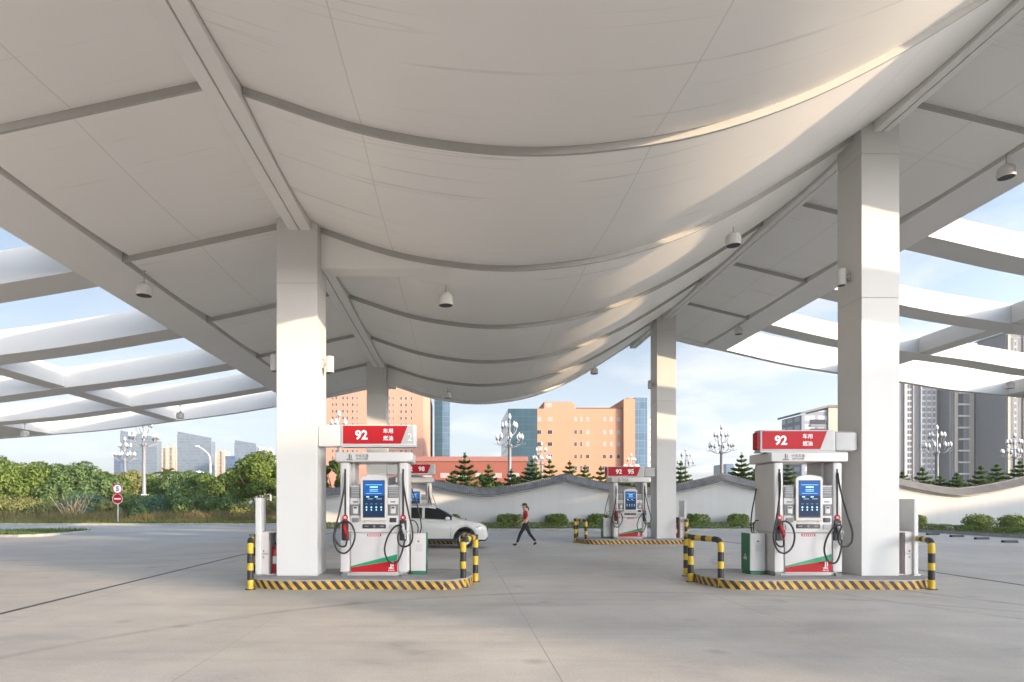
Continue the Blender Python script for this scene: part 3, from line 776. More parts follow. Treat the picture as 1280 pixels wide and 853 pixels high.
    mb = MB(); mb.rbox(-.24,.24,-.012,.0,.945,1.03,.012); bar = mb.build('dark_bar', M['dark'], r, smooth=30)
    mb = MB(); mb.lathe([(.001,-.017),(.025,-.017),(.028,-.0125)],(0,0,.987),12,axis='y'); mb.box(-.2,-.12,-.0145,-.0125,.975,1.0); mb.box(.12,.2,-.0145,-.0125,.975,1.0); mb.build('bar_buttons', M['grey'], bar)
    mb = MB(); mb.lathe([(.001,-.008),(.02,-.008),(.02,.0)],(-.2,0,1.075),10,axis='y'); mb.lathe([(.001,-.008),(.02,-.008),(.02,.0)],(.2,0,1.075),10,axis='y')
    for k in range(5): mb.box(-.11+.05*k,-.085+.05*k,-.004,.0,1.068,1.08)
    mb.build('warning_marks', M['yellow'], r)
    mb = MB(); mb.box(-.14,.14,-.017,-.0125,.79,.84); lb = mb.build('red_notice', M['red'], r)
    mb = MB()
    for k in range(6): mb.box(-.12+.042*k,-.095+.042*k,-.019,-.0172,.805,.825)
    mb.build('notice_lettering', M['letter'], lb)
    return r
def make_side_cabinet(loc, label, s):
    """s=1: green panel faces -x"""
    r = empty('vapour_cabinet', loc, label, 'side cabinet', 'green and white cabinets beside the pumps')
    mb = MB(); mb.rbox(-.16,.16,0,.37,.07,.855,.012); mb.build('body', M['pump_white'], r, smooth=30)
    mb = MB(); mb.rbox(-.162,.162,-.002,.372,0,.068,.012); mb.build('green_plinth', M['dgreen'], r, smooth=30)
    a, b = sorted((-.162*s,-.178*s)); mb = MB(); mb.rbox(a,b,-.001,.371,.072,.858,.006); gp = mb.build('green_side_panel', M['dgreen'], r)
    mb = MB(); mb.box(-.055,.08,-.006,.0,.48,.64); pl = mb.build('data_plate', M['lgrey'], r)
    mb = MB(); mb.lathe([(.001,-.012),(.022,-.012),(.022,.0)],(.0,0,.69),12,axis='y'); mb.build('lock', M['grey'], r)
    mb = MB(); x = -.1785*s
    for k in range(3): q = sorted((x, x-.002*s)); mb.box(q[0],q[1],.12+.05*k,.15+.05*k,.30,.36+.06*(k % 2))
    mb.build('panel_marks', M['letter_pale'], gp)
    mb = MB(); mb.tube(spline([(-.02*s,.20,.855),(-.05*s,.20,1.0),(-.0*s,.26,1.3),(.10*s,.34,1.62),(.17*s,.42,1.8)],6),.014,8); mb.tube(spline([(.03*s,.22,.85),(.02*s,.24,.98),(.09*s,.3,1.1),(.18*s,.36,1.12)],5),.012,8); mb.build('hose', M['rubber'], r, smooth=60)
    return r
def make_sign(loc, label, s, words, small, tail):
    """lit fascia box; loc = left front bottom corner of red part; s side of column"""
    r = empty('pump_sign', loc, label, 'fuel sign', 'red fuel grade signs')
    W, H, D = 1.55, .43, .26
    mb = MB(); mb.rbox(0,W,0,D,0,H,.015); bx = mb.build('sign_box', M['lgrey'] if s > 0 else M['white'], r, smooth=30)
    mb = MB(); mb.prism([(.04,.035),(1.23,.035),(1.37,H-.025),(.04,H-.025)],-.006,-.0005,'y'); rp = mb.build('red_panel', M['red'], r)
    mb = MB(); mb.prism([(1.235,.035),(1.49,.035),(1.49,H-.025),(1.375,H-.025)],-.005,-.0005,'y'); gpn = mb.build('grey_panel', M['lgrey'], r)
    mb = MB(); mb.box(-.004,W+.004,-.012,D+.01,-.035,-.002); mb.build('lower_trim', M['lgrey'], r)
    if s > 0:
        mb = MB(); mb.rbox(-.05,-.003,.03,D-.03,.03,H-.05,.01); mb.build('end_panel', M['red'], r)
    mb = MB()
    if len(words) == 1:
        put_text(mb, words[0], .42,-.009,.215,h=.20,bold=.03); 
        put_text(mb, small[0], .97,-.009,.30,w=.20,h=.10,bold=.012); put_text(mb, small[1], .97,-.009,.15,w=.20,h=.10,bold=.012)
    else:
        put_text(mb, words[0], .48,-.009,.215,h=.20,bold=.03); put_text(mb, words[1], .98,-.009,.215,h=.20,bold=.03)
    mb.build('lettering', M['letter'], rp)
    if tail:
        mb = MB(); put_text(mb, tail, 1.42,-.008,.17,h=.15); mb.build('bay_number', M['letter_pale'], gpn)
    # arm to the column
    mb = MB()
    if s > 0: mb.rbox(W+.003,2.04,.02,D+.02,-.01,H-.03,.05)
    else: mb.rbox(-.47,-.003,.02,D+.02,-.02,H,.02)
    mb.build('arm', M['lgrey'] if s > 0 else M['white'], r, smooth=30)
    return r
def make_fire_box(loc, label, s):
    """open fronted grey cabinet; s=1: door half on the right (outer) side"""
    r = empty('fire_cabinet', loc, label, 'fire cabinet', 'grey fire cabinets at the columns')
    Wd, H, D = .40, .90, .45
    x0, x1 = 0, Wd
    mb = MB(); t = .02
    mb.box(x0,x1,0,D,0,t); mb.box(x0,x1,0,D,H-t,H); mb.box(x0,x0+t,0,D,t,H-t); mb.box(x1-t,x1,0,D,t,H-t); mb.box(x0+t,x1-t,D-t,D,t,H-t)
    xd = .19 if s < 0 else .21
    mb.box(xd-.008,xd+.008,.01,D-t,t,H-t); bx = mb.build('casing', M['pump_side'], r)
    a, b = (.005,xd-.003) if s < 0 else (xd+.003,Wd-.005)
    mb = MB(); mb.rbox(a,b,-.018,-.002,.44,H-.01,.005); d1 = mb.build('door', M['pump_side'], r)
    mb = MB(); mb.rbox(a,b,-.018,-.002,.01,.43,.005); d2 = mb.build('door', M['pump_side'], r)
    for d, z in ((d1,.5),(d2,.37)):
        mb = MB(); mb.rbox((a+b)/2-.012,(a+b)/2+.012,-.03,-.019,z-.02,z+.02,.004); mb.build('handle', M['grey'], d)
    return r
def make_extinguisher(loc, label):
    r = empty('fire_extinguisher', loc, label, 'fire extinguisher', 'red fire extinguishers')
    mb = MB(); mb.lathe([(.001,0),(.072,.003),(.078,.02),(.078,.46),(.065,.52),(.03,.555),(.028,.58),(.001,.58)],n=18); mb.build('cylinder', M['extred'], r, smooth=50)
    mb = MB(); mb.tube([(0,0,.58),(0,0,.64)],.022,10); mb.box(-.015,.015,-.11,.02,.64,.655); mb.box(-.013,.013,-.10,.0,.675,.688); mb.build('valve', M['dark'], r)
    mb = MB(); mb.tube(spline([(.02,0,.62),(.09,0,.60),(.105,-.01,.42),(.10,-.02,.22)],5),.013,8); mb.build('hose', M['rubber'], r, smooth=60)
    mb = MB(); a0 = R(-125); 
    P = [(.0785*math.cos(a0+R(70)*k/6), .0785*math.sin(a0+R(70)*k/6)) for k in range(7)]
    for p, q in zip(P[:-1], P[1:]): mb.quad((*p,.2),(*q,.2),(*q,.36),(*p,.36))
    lb = mb.build('paper_label', M['letter_pale'], r); sm = lb.modifiers.new('thick','SOLIDIFY'); sm.thickness = .001; sm.offset = 1
    return r
def make_plate(loc, w_, d_, h_, label):
    r = empty('end_pillar', loc, label, 'end pillar', 'slim end pillars on the islands')
    mb = MB(); mb.rbox(-w_/2,w_/2,0,d_,.02,h_,.012); mb.build('pillar', M['white'], r, smooth=30)
    mb = MB(); mb.box(-w_/2-.03,w_/2+.03,-.03,d_+.03,0,.018); mb.build('foot_plate', M['steel'], r); return r

def island_set(yc, side, xcol0, xcol1, where, signspec, pump_label):
    """yc: front face of the column. side=1: column at the right end"""
    L = where
    cx = (xcol0+xcol1)/2 - side*1.27
    make_island(cx, yc+.02, side, f'raised concrete island with black and yellow striped kerb under the {L} pump')
    px = (xcol0 - 1.11) if side > 0 else (xcol1 + 1.17)
    dz = HI
    make_pump((px, yc-.02, dz), pump_label, side)
    make_side_cabinet((px-side*(.70+.185), yc+.26, dz), f'waist high white cabinet with green side panel beside the {L} pump', side)
    if side > 0: make_sign((xcol0-2.045, yc+.06, 2.76), signspec[0], side, signspec[1], signspec[2], signspec[3])
    else: make_sign((xcol1+.475, yc+.06, 2.87), signspec[0], side, signspec[1], signspec[2], signspec[3])
    if side > 0:
        make_plate((xcol1+.42, yc+.10, dz), .09, .62, 1.58, f'slim white end pillar at the outer end of the {L} island')
        make_fire_box((xcol1+.002, yc+.16, dz), f'open grey fire cabinet right of the {L} column', 1)
        make_extinguisher((xcol1+.12, yc+.36, dz+.02), f'red fire extinguisher inside the cabinet right of the {L} column')
        guard_end(xcol1+.66, yc+.55, -1, f'bent yellow and black rail at the outer column end of the {L} island', .48, -1.16, 1.15)
        guard_end(cx-2.38-.03, yc+.55, 1, f'bent three post yellow and black rail at the pump end of the {L} island')
    else:
        make_plate((xcol0-.40, yc+.08, dz), .12, .32, 1.60, f'slim white end pillar at the outer end of the {L} island')
        make_fire_box((xcol0-.402, yc+.16, dz), f'grey fire cabinet left of the {L} column, half of it open', -1)
        make_extinguisher((xcol0-.115, yc+.34, dz+.02), f'red fire extinguisher in the cabinet left of the {L} column')
        guard_end(xcol0-.68, yc+.55, 1, f'bent yellow and black rail at the outer column end of the {L} island', .36, -1.18, 1.15)
        guard_end(cx+2.38+.03, yc+.55, -1, f'bent three post yellow and black rail at the pump end of the {L} island')
island_set(12.47,-1,-3.7,-2.86,'near left',('red sign reading 92 with a grey 2 over the near left pump',['92'],['车用','燃油'],'2'),'white petrol pump with blue screen and looped hoses right of the near left column')
island_set(12.47,1,8.3,9.08,'near right',('red sign reading 92 over the near right pump, fixed to the right column',['92'],['车用','燃油'],None),'white petrol pump with blue screen and looped hoses left of the near right column')
island_set(25.22,-1,-3.74,-2.92,'far left',('red sign reading 92 98 behind the near left pump and over the white car',['92','98'],None,'1'),'white petrol pump largely hidden behind the white car and the near left pump')
island_set(25.22,1,8.3,9.1,'far right',('red sign reading 92 95 over the far right pump, before the orange office',['92','95'],None,None),'small looking white petrol pump in the distance left of the far right column')

# ------------------------------------------------------------------ wavy garden wall
WY = 38.5
def wall_top(x):
    t = abs(((x - 6.9 + 4.975) % 9.95) - 4.975)/4.975
    return 2.62 + .93*(1-t)**1.45
wr = empty('wavy_wall', (0,WY,0), 'long white garden wall with a grey tiled coping that rises and dips in waves', 'wall')
XS = []
x = -9.2
while x < 62: XS.append(x); x += .2
peaks = [6.9+9.95*k for k in range(-1, 6)]
XS = sorted(set([round(v,3) for v in XS if min(abs(v-p) for p in peaks) > .08] + peaks))
mb = MB()
for i, x in enumerate(XS):
    z = wall_top(x)-.42; mb.v += [(x,0,0),(x,.28,0),(x,.28,z),(x,0,z)]
for i in range(len(XS)-1):
    a = 4*i
    for q in ((0,4,7,3),(1,2,6,5)): mb.face([a+v for v in q])
mb.face((0,3,2,1)); a = 4*(len(XS)-1); mb.face((a,a+1,a+2,a+3))
mb.build('wall_face', M['wall'], wr, fixn=False)
def sweepx(prof, name, mat, dz=0, smooth=25):
    mb = MB(); n = len(prof)
    for x in XS:
        z = wall_top(x)+dz; mb.v += [(x, p[0], z+p[1]) for p in prof]
    for i in range(len(XS)-1):
        for k in range(n):
            mb.face((i*n+k, (i+1)*n+k, (i+1)*n+(k+1) % n, i*n+(k+1) % n))
    mb.face(list(range(n))); mb.face([(len(XS)-1)*n+k for k in range(n)][::-1])
    return mb.build(name, mat, wr, smooth=smooth)
sweepx([(-.32,-.50),(.60,-.50),(.60,-.45),(.22,-.07),(.20,.0),(.08,.0),(.06,-.07),(-.32,-.45)], 'tiled_coping', M['tile'])
sweepx([(-.10,-.60),(-.003,-.60),(-.003,-.506),(-.20,-.506),(-.20,-.55)], 'cornice', M['wall'])
sweepx([(-.03,-.74),(-.003,-.74),(-.003,-.69),(-.03,-.69)], 'grey_line', M['lgrey'])

# ------------------------------------------------------------------ foliage
def leaf_object(name, pts, nrm, size, mat, parent, rng, aspect=.55):
    n = len(pts); pts = np.asarray(pts, float); nrm = np.asarray(nrm, float)
    nrm = nrm + rng.normal(0, .55, nrm.shape); nrm /= np.linalg.norm(nrm, axis=1)[:,None]+1e-9
    t = rng.normal(0, 1, nrm.shape); t -= nrm*(t*nrm).sum(1)[:,None]; t /= np.linalg.norm(t, axis=1)[:,None]+1e-9
    b = np.cross(nrm, t); s = size*rng.uniform(.6, 1.3, n)[:,None]
    v = np.stack([pts-t*s, pts+b*s*aspect+nrm*s*.12, pts+t*s, pts-b*s*aspect+nrm*s*.12], 1).reshape(-1,3)
    me = bpy.data.meshes.new(name); me.vertices.add(4*n); me.vertices.foreach_set('co', v.ravel())
    me.loops.add(4*n); me.loops.foreach_set('vertex_index', np.arange(4*n))
    me.polygons.add(n); me.polygons.foreach_set('loop_start', np.arange(n)*4)
    try: me.polygons.foreach_set('loop_total', np.full(n,4))
    except Exception: pass
    me.materials.append(mat); me.update(calc_edges=True); me.validate()
    o = bpy.data.objects.new(name, me); COL.objects.link(o)
    if parent: o.parent = parent
    return o
def blob_points(blobs, n, rng, depth=.45):
    B = np.array(blobs, float); area = (B[:,3]*B[:,4]*B[:,5])**(2/3); idx = rng.choice(len(B), n, p=area/area.sum())
    d = rng.normal(0,1,(n,3)); d /= np.linalg.norm(d,axis=1)[:,None]
    r = 1-depth*rng.random(n)**1.8; r *= 1+rng.normal(0,.05,n)
    P = B[idx,:3] + d*B[idx,3:6]*r[:,None]; return P, d
def crown_blobs(rx, ry, z0, z1, k, rng, rmin=.20, rmax=.36):
    out = []; h = (z1-z0)/2; zc_ = (z0+z1)/2
    for i in range(k):
        d = rng.normal(0,1,3); d /= np.linalg.norm(d); d[2] = d[2] if d[2] > -.75 else -d[2]
        q = rng.uniform(.45,.8); s = rng.uniform(rmin,rmax)*(rx+ry)/2
        out.append((d[0]*rx*q, d[1]*ry*q, zc_+d[2]*h*q, s, s, s*.8))
    return out
def trunk_mesh(h, r, rng, rx, z1, limbs=5):
    mb = MB(); mb.tube(spline([(0,0,-.1),(.05*rng.normal(),.05*rng.normal(),h*.5),(.1*rng.normal(),.1*rng.normal(),h)],4),[r*(1-.45*k/8) for k in range(9)],8)
    for k in range(limbs):
        a = 2*math.pi*(k+rng.random()*.6)/limbs; L = rx*rng.uniform(.5,.8)
        mb.tube(spline([(0,0,h*.8),(math.cos(a)*L*.4,math.sin(a)*L*.4,h+ (z1-h)*.25),(math.cos(a)*L,math.sin(a)*L,h+(z1-h)*.55)],3),[r*.5,r*.45,r*.4,r*.34,r*.28,r*.2,r*.1],6)
    return mb
def tree(name, loc, rx, ry, z0, z1, label, seed, n=4200, leaf=.26, mat='leaf_tree', group=None, k=16, trunk=True, tr=.16, low=0):
    rng = np.random.default_rng(seed); r = empty(name, loc, label, 'tree', group)
    if trunk: trunk_mesh(max(z0+.4,.5), tr, rng, rx, z1).build('trunk', M['bark'], r, smooth=50)
    P, d = blob_points(crown_blobs(rx,ry,z0,z1,k,rng), n, rng, .3); P[:,2] = np.maximum(P[:,2], .1)
    d[:,2] += .35
    leaf_object('crown', P, d, leaf, M[mat], r, rng); return r
# big round trees on the left, beyond the verge
LT = [(-8,74,4.4,7.6,'leaf_tree'),(30,66,4.2,5.6,'leaf_bright'),(62,72,4.0,6.7,'leaf_tree'),(98,68,4.2,6.2,'leaf_shrub'),(130,72,3.4,5.6,'leaf_tree'),(160,80,3.6,5.6,'leaf_olive'),(195,82,3.4,5.2,'leaf_bright'),(228,78,3.4,5.4,'leaf_shrub'),(262,76,3.3,5.2,'leaf_bright'),(293,70,3.2,5.5,'leaf_tree')]
names = ['broad green tree at the far left edge, behind the weeds','broad bright green tree second from the left edge','tall broad crowned tree behind the pale dead branches','large round tree between the dead branches and the road signs','round tree just left of the two round road signs','lower tree behind the two round road signs, below the tallest glass tower','bright green tree below the beige tower','round tree below the middle slanted glass tower','bright green tree below the curved street light','round tree between the curved street light and the near left column']
for (p, nm, sd0) in zip(LT, names, range(20, 40)):
    px, Y, rx, zt, mt = p; q = at(px, 640, Y)
    tree('round_tree', (q.x, Y, .1), rx, rx, .4 if zt > 6 else .9, zt, nm, sd0, 13000, .17, mt, 'trees beyond the road on the left', 32)
q = at(322, 640, 54); tree('round_tree', (q.x, 54, .1), 3.0, 3.0, .8, 6.1, 'nearest and brightest leafy tree just left of the near left column', 61, 14000, .13, 'leaf_bright', 'trees beyond the road on the left', 26)
q = at(418, 640, 46); tree('leafy_tree', (q.x, 46, 0), 1.9, 1.9, 1.2, 5.6, 'leafy green tree seen between the near left column and its pump', 62, 7000, .11, 'leaf_bright', None, 12)
# bushes and weeds on the verge
BU = [(20,54,2.6,1.7,'leaf_olive'),(75,57,2.4,1.9,'leaf_shrub'),(52,52,1.8,1.2,'leaf_olive'),(105,55,2.6,2.0,'leaf_blue'),(90,51.5,1.7,1.4,'leaf_blue'),(128,53,1.6,1.5,'leaf_olive'),(165,56,2.3,1.6,'leaf_shrub'),(200,54,2.2,1.7,'leaf_blue'),(222,52,2.0,2.0,'leaf_shrub'),(245,55,2.6,1.9,'leaf_shrub'),(280,54,2.2,1.7,'leaf_shrub'),(304,50,1.5,1.2,'leaf_olive'),(170,50,1.1,1.0,'leaf_shrub'),(-8,55,2.3,1.9,'leaf_shrub'),(338,52,1.9,1.6,'leaf_olive'),(185,58,2.2,1.8,'leaf_shrub')]
bl = ['olive green bush at the far left of the verge','dark bush left of the pale dead branches','low olive bush in front of the dead branches, to their left','bluish green bush under the pale dead branches','low blue green bush in front of the dead branches, to their right','olive bush just left of the road sign post','dark bush just right of the road sign post','bluish bush by the white marker post','tall dark bush right of the white marker post','wide dark green bush at the middle of the verge','dark bush under the nearest leafy tree, left side','low olive bush nearest the left column','small dark bush among the weeds right of the road sign post','dark bush cut off by the left photo edge','olive bush partly hidden by the near left column','dark bush far back between the sign post and the marker post']
for k, (px, Y, rx, h, mt) in enumerate(BU):
    q = at(px, 650, Y); rng = np.random.default_rng(100+k)
    P, d = blob_points(crown_blobs(rx, rx*.7, .05, h*1.25, 11, rng, .26, .48), 4600, rng); P[:,2] = np.maximum(P[:,2], .02)
    d[:,2] += .3
    o = leaf_object('bush', P, d, .095, M[mt], None, rng); o.location = (q.x, Y, .1); tag(o, bl[k], 'bush', 'bushes on the verge')
rng = np.random.default_rng(77); P, d = blob_points([(-125+4.2*k+rng.normal(), 112+rng.normal()*4, .8, 3.6, 3, rng.uniform(2.2,4.0)) for k in range(30)], 30000, rng, .3); P[:,2] = np.maximum(P[:,2],.05); d[:,2] += .3
tag(leaf_object('far_wood', P, d, .32, M['leaf_tree'], None, rng), 'far belt of mixed trees closing the view under the left tree crowns', 'woodland', kind='stuff')
# bare pale branches
r = empty('dead_shrub', (*at(88,650,50.5).xy, .1), 'bare pale brown branches of a dead shrub among the bushes at left', 'dead shrub')
rng = np.random.default_rng(5); mb = MB()
for k in range(26):
    a = rng.uniform(0,6.28); L = rng.uniform(1.2,2.2); tx, ty = math.cos(a)*L*.85, math.sin(a)*L*.5; bx_ = rng.uniform(-.7,.9)
    P = spline([(bx_,0,0),(bx_+tx*.4,ty*.4,L*.55),(bx_+tx*.75+rng.normal()*.1,ty*.8,L*1.05)],3); mb.tube(P,[.035-.004*i for i in range(len(P))],5)
    for j in range(3):
        p = P[2+j]; e = p + Vector((rng.normal()*.35,rng.normal()*.3,rng.uniform(.2,.6))); mb.tube([p,(p+e)/2+Vector((0,0,.04)),e],[.014,.011,.005],4)
mb.build('branches', M['rail_brown'], r)
def blades(name, x0, x1, y0, y1, n, h, wd, mat, z, seed, spread=.25):
    rng = np.random.default_rng(seed); P = np.stack([rng.uniform(x0,x1,n), rng.uniform(y0,y1,n), np.full(n,z)],1)
    hh = h*rng.uniform(.5,1.2,n)*(1+.5*np.sin(P[:,0]*.9+3*np.sin(P[:,1]))); a = rng.uniform(0,6.28,n); side = np.stack([np.cos(a),np.sin(a),0*a],1)*wd
    tip = P + np.stack([rng.normal(0,spread,n)*hh, rng.normal(0,spread,n)*hh, hh],1)
    v = np.stack([P-side, P+side, tip],1).reshape(-1,3)
    me = bpy.data.meshes.new(name); me.vertices.add(3*n); me.vertices.foreach_set('co', v.ravel()); me.loops.add(3*n); me.loops.foreach_set('vertex_index', np.arange(3*n)); me.polygons.add(n); me.polygons.foreach_set('loop_start', np.arange(n)*3)
    me.materials.append(M[mat]); me.update(calc_edges=True); me.validate()
    o = bpy.data.objects.new(name, me); COL.objects.link(o); return tag(o, kind='stuff')
tag(blades('weeds', -60, -9.6, 47.5, 54, 42000, .62, .03, 'weed', .1, 3), 'tall brown and green weeds along the verge', 'weeds')
tag(blades('verge_grass', -60, -9.6, 45.25, 47.4, 22000, .20, .03, 'grass', .1, 4), 'short yellowish grass strip along the left kerb', 'grass')
tag(blades('median_grass', -40, -20.7, 29.7, 34.5, 16000, .16, .02, 'leaf_shrub', .1, 6), 'low dark ground cover on the small median at far left', 'ground cover')
# clipped hedge along the bed and round shrubs on it
rng = np.random.default_rng(9); n = 26000
hp = [(-8.8,36.75),(23.6,36.75)] + [(BEDX-3+3.6*math.sin(R(a)), 33+3.6*math.cos(R(a))) for a in range(10,91,10)] + [(BEDX+.6,12)]
segs = [(Vector(a), Vector(b)) for a, b in zip(hp[:-1], hp[1:])]; Ls = np.array([(b-a).length for a,b in segs])
idx = rng.choice(len(segs), n, p=Ls/Ls.sum()); t = rng.random(n); P = []; D = []
for i, u in zip(idx, t):
    a, b = segs[i]; d = (b-a).normalized(); nn = Vector((-d.y, d.x)); ph = rng.uniform(-.25, math.pi+.25); w_ = .42*math.cos(ph)*rng.uniform(.75,1.05); h_ = .10+.36*max(0,math.sin(ph))**.6*rng.uniform(.8,1.15)
    p = a+(b-a)*u + nn*w_; P.append((p.x,p.y,h_+.02*math.sin(p.x*2))); D.append((nn.x*math.cos(ph), nn.y*math.cos(ph), .4+math.sin(ph)))
tag(leaf_object('clipped_hedge', P, D, .055, M['leaf_hedge'], None, rng), 'long low clipped hedge running in front of the white wall', 'hedge')
BALL = [(509,.5,'half hidden by the near left pump'),(556,.52,'behind the white car'),(637,.56,'left of the walking person'),(698,.56,'between the walking person and the far right pump'),(749,.52,'just left of the far right pump'),(873,.56,'just right of the far right column'),(926,.56,'left of the hose of the near right pump'),(1150,.6,'beside the end pillar of the near right island'),]
for k, (px, rr, ll) in enumerate(BALL):
    q = at(px, 655, 37.2); rng = np.random.default_rng(200+k)
    if px == 1150: q = at(px, 655, 36.2)
    P, d = blob_points([(0,0,.34,rr*1.0,rr*.85,.46)]+[(rng.normal()*.35,rng.normal()*.22,.40,.34,.34,.36) for _ in range(4)], 2600, rng, .3); P[:,2] = np.maximum(P[:,2],.03)
    o = leaf_object('round_shrub', P, d, .06, M['leaf_hedge'], None, rng); o.location = (q.x, q.y+.55, .2); tag(o, f'round clipped shrub at the wall, {ll}', 'shrub', 'round shrubs along the wall')
for k, (px, Y, rr, ll) in enumerate([(1213,34.5,.62,'second from the right edge, behind the wheel stops'),(1259,32.5,.72,'nearest the right edge of the photo')]):
    q = at(px, 655, Y); rng = np.random.default_rng(220+k)
    P, d = blob_points([(0,0,.40,rr*1.1,rr*.95,.55)]+[(rng.normal()*.35,rng.normal()*.25,.45,.4,.4,.4) for _ in range(4)], 3000, rng, .3); P[:,2] = np.maximum(P[:,2],.03)
    o = leaf_object('round_shrub', P, d, .06, M['leaf_hedge'], None, rng); o.location = (q.x+.3, Y, .1); tag(o, f'round clipped shrub {ll}', 'shrub', 'round shrubs along the wall')
# conifers with tiers of flat branches
def conifer(loc, H, rb, label, seed, tiers=9):
    rng = np.random.default_rng(seed); r = empty('tiered_conifer', loc, label, 'conifer', 'conifers behind the white wall')
    mb = MB(); mb.tube([(0,0,-.2),(0,0,H*.5),(0,0,H)],[.09,.06,.012],7); mb.build('trunk', M['bark'], r, smooth=50)
    P, D = [], []
    for k in range(tiers):
        u = k/(tiers-1); z = H*(.16+.80*u**.9); L = rb*(1-u)**.85*rng.uniform(.88,1.08)+.10; nb = 8 if k < tiers-3 else 5; a0 = rng.uniform(0,6.28)
        for j in range(nb):
            a = a0+2*math.pi*j/nb+rng.normal()*.08; c, s = math.cos(a), math.sin(a); m = int(70+190*L)
            t = rng.random(m)**.8*L; wob = rng.normal(0,1,m)*(.05+.11*np.sin(np.pi*np.clip(t/L,0,1)))*min(1,L)
            zz_ = z - .05*L + .28*L*(t/L)**2 + np.abs(rng.normal(0,.035,m)); P.append(np.stack([c*t-s*wob, s*t+c*wob, zz_],1)); D.append(np.tile((c*.25,s*.25,1.),(m,1)))
    P.append(np.stack([rng.normal(0,.03,30),rng.normal(0,.03,30),rng.uniform(H*.9,H*1.02,30)],1)); D.append(rng.normal(0,1,(30,3)))
    leaf_object('branches', np.concatenate(P), np.concatenate(D), .10, M['leaf_conifer'], r, rng, .4); return r
CO = [(581,568,44,'tall dark tiered conifer left of the orange office, beside the low red building'),(611,582,46,'small dark conifer right of the tallest left conifer'),(665,574,45,'tiered conifer in front of the glass corner of the orange office'),(687,575,46,'tiered conifer left of the wall peak, before the orange office'),(712,577,47,'yellowish conifer top above the wall peak'),(731,583,48,'small conifer top right of the wall peak, before the orange office'),(751,584,45,'small conifer left of the far right pump sign'),(851,578,46,'conifer just right of the far right column'),(927,568,48,'conifer with clear open tiers left of the near right pump'),(948,580,47,'conifer partly hidden by the near right pump'),(985,580,50,'conifer seen through the gap of the near right pump'),(1128,590,45,'conifer just right of the near right column'),(1153,585,45,'tallest tiered conifer before the window grid tower at right'),(1175,595,46,'small conifer right of the pale tower edge'),(1196,592,45,'dark wide conifer over the right wall dip'),(1226,583,45,'tiered conifer left of the rightmost wall peak'),(1246,580,47,'dark conifer just left of the rightmost wall peak'),(1275,576,45,'conifer at the right edge above the wall'),(639,588,46,'small conifer below the large street lamp at center'),(565,590,47,'low conifer left of the tallest left conifer')]
for k, (px, py, Y, ll) in enumerate(CO):
    H = 1.7-(py-628)*Y/F; q = at(px, 628, Y); conifer((q.x, Y, 0), H, .35*H + .12, ll, 300+k, 10 + k % 3)
# broadleaf shrubs peeping over the wall
for k, (px, py, Y, rx, mt, ll) in enumerate([(550,590,45,1.2,'leaf_bright','bright bush over the wall just right of the far left pump sign'),(598,588,46,1.1,'leaf_bright','yellow green bush between two conifers over the left wall dip'),(622,596,45,1.3,'leaf_bright','bright green bush over the left dip of the wall'),(645,596,45,1.2,'leaf_bright','bright green bush under the large street lamp at center'),(535,588,47,1.4,'leaf_tree','dark bush behind the far left pump sign'),(790,597,45,2.0,'leaf_tree','dark hedge tree behind the far right pump'),(772,600,46,1.4,'leaf_shrub','dark bush behind the wall left of the far right pump')]):
    H = 1.7-(py-628)*Y/F; q = at(px, 628, Y); tree('garden_bush', (q.x, Y, 0), rx, rx, .8, H, ll, 400+k, 1800, .13, mt, 'bushes behind the white wall', 9, True, .06)
# palms behind the left trees
def palm(px, py, Y, label, seed):
    rng = np.random.default_rng(seed); q = at(px, 628, Y); H = 1.7-(py-628)*Y/F; r = empty('palm_tree', (q.x,Y,0), label, 'palm', 'palms beyond the road')
    mb = MB(); mb.tube([(0,0,0),(.1,0,H*.5),(0,0,H-.6)],[.2,.16,.14],8); mb.build('trunk', M['bark'], r, smooth=50)
    P, D = [], []
    for k in range(16):
        a = k*2.4; e = rng.uniform(.1,1.1); L = 2.6
        for t in np.linspace(.1,1,34):
            rad = L*t*math.cos(e); z = H-.6+L*t*math.sin(e)-1.3*t*t; c, s = math.cos(a), math.sin(a)
            for sgn in (-1,1): P.append((c*rad-s*sgn*.16*(1.1-t), s*rad+c*sgn*.16*(1.1-t), z-.08)); D.append((c*.2,s*.2,1))
    leaf_object('fronds', P, D, .2, M['leaf_tree'], r, rng, .25)
palm(207,588,95,'palm crown below the beige tower at left',1); palm(241,590,92,'palm crown below the middle slanted glass tower',2)

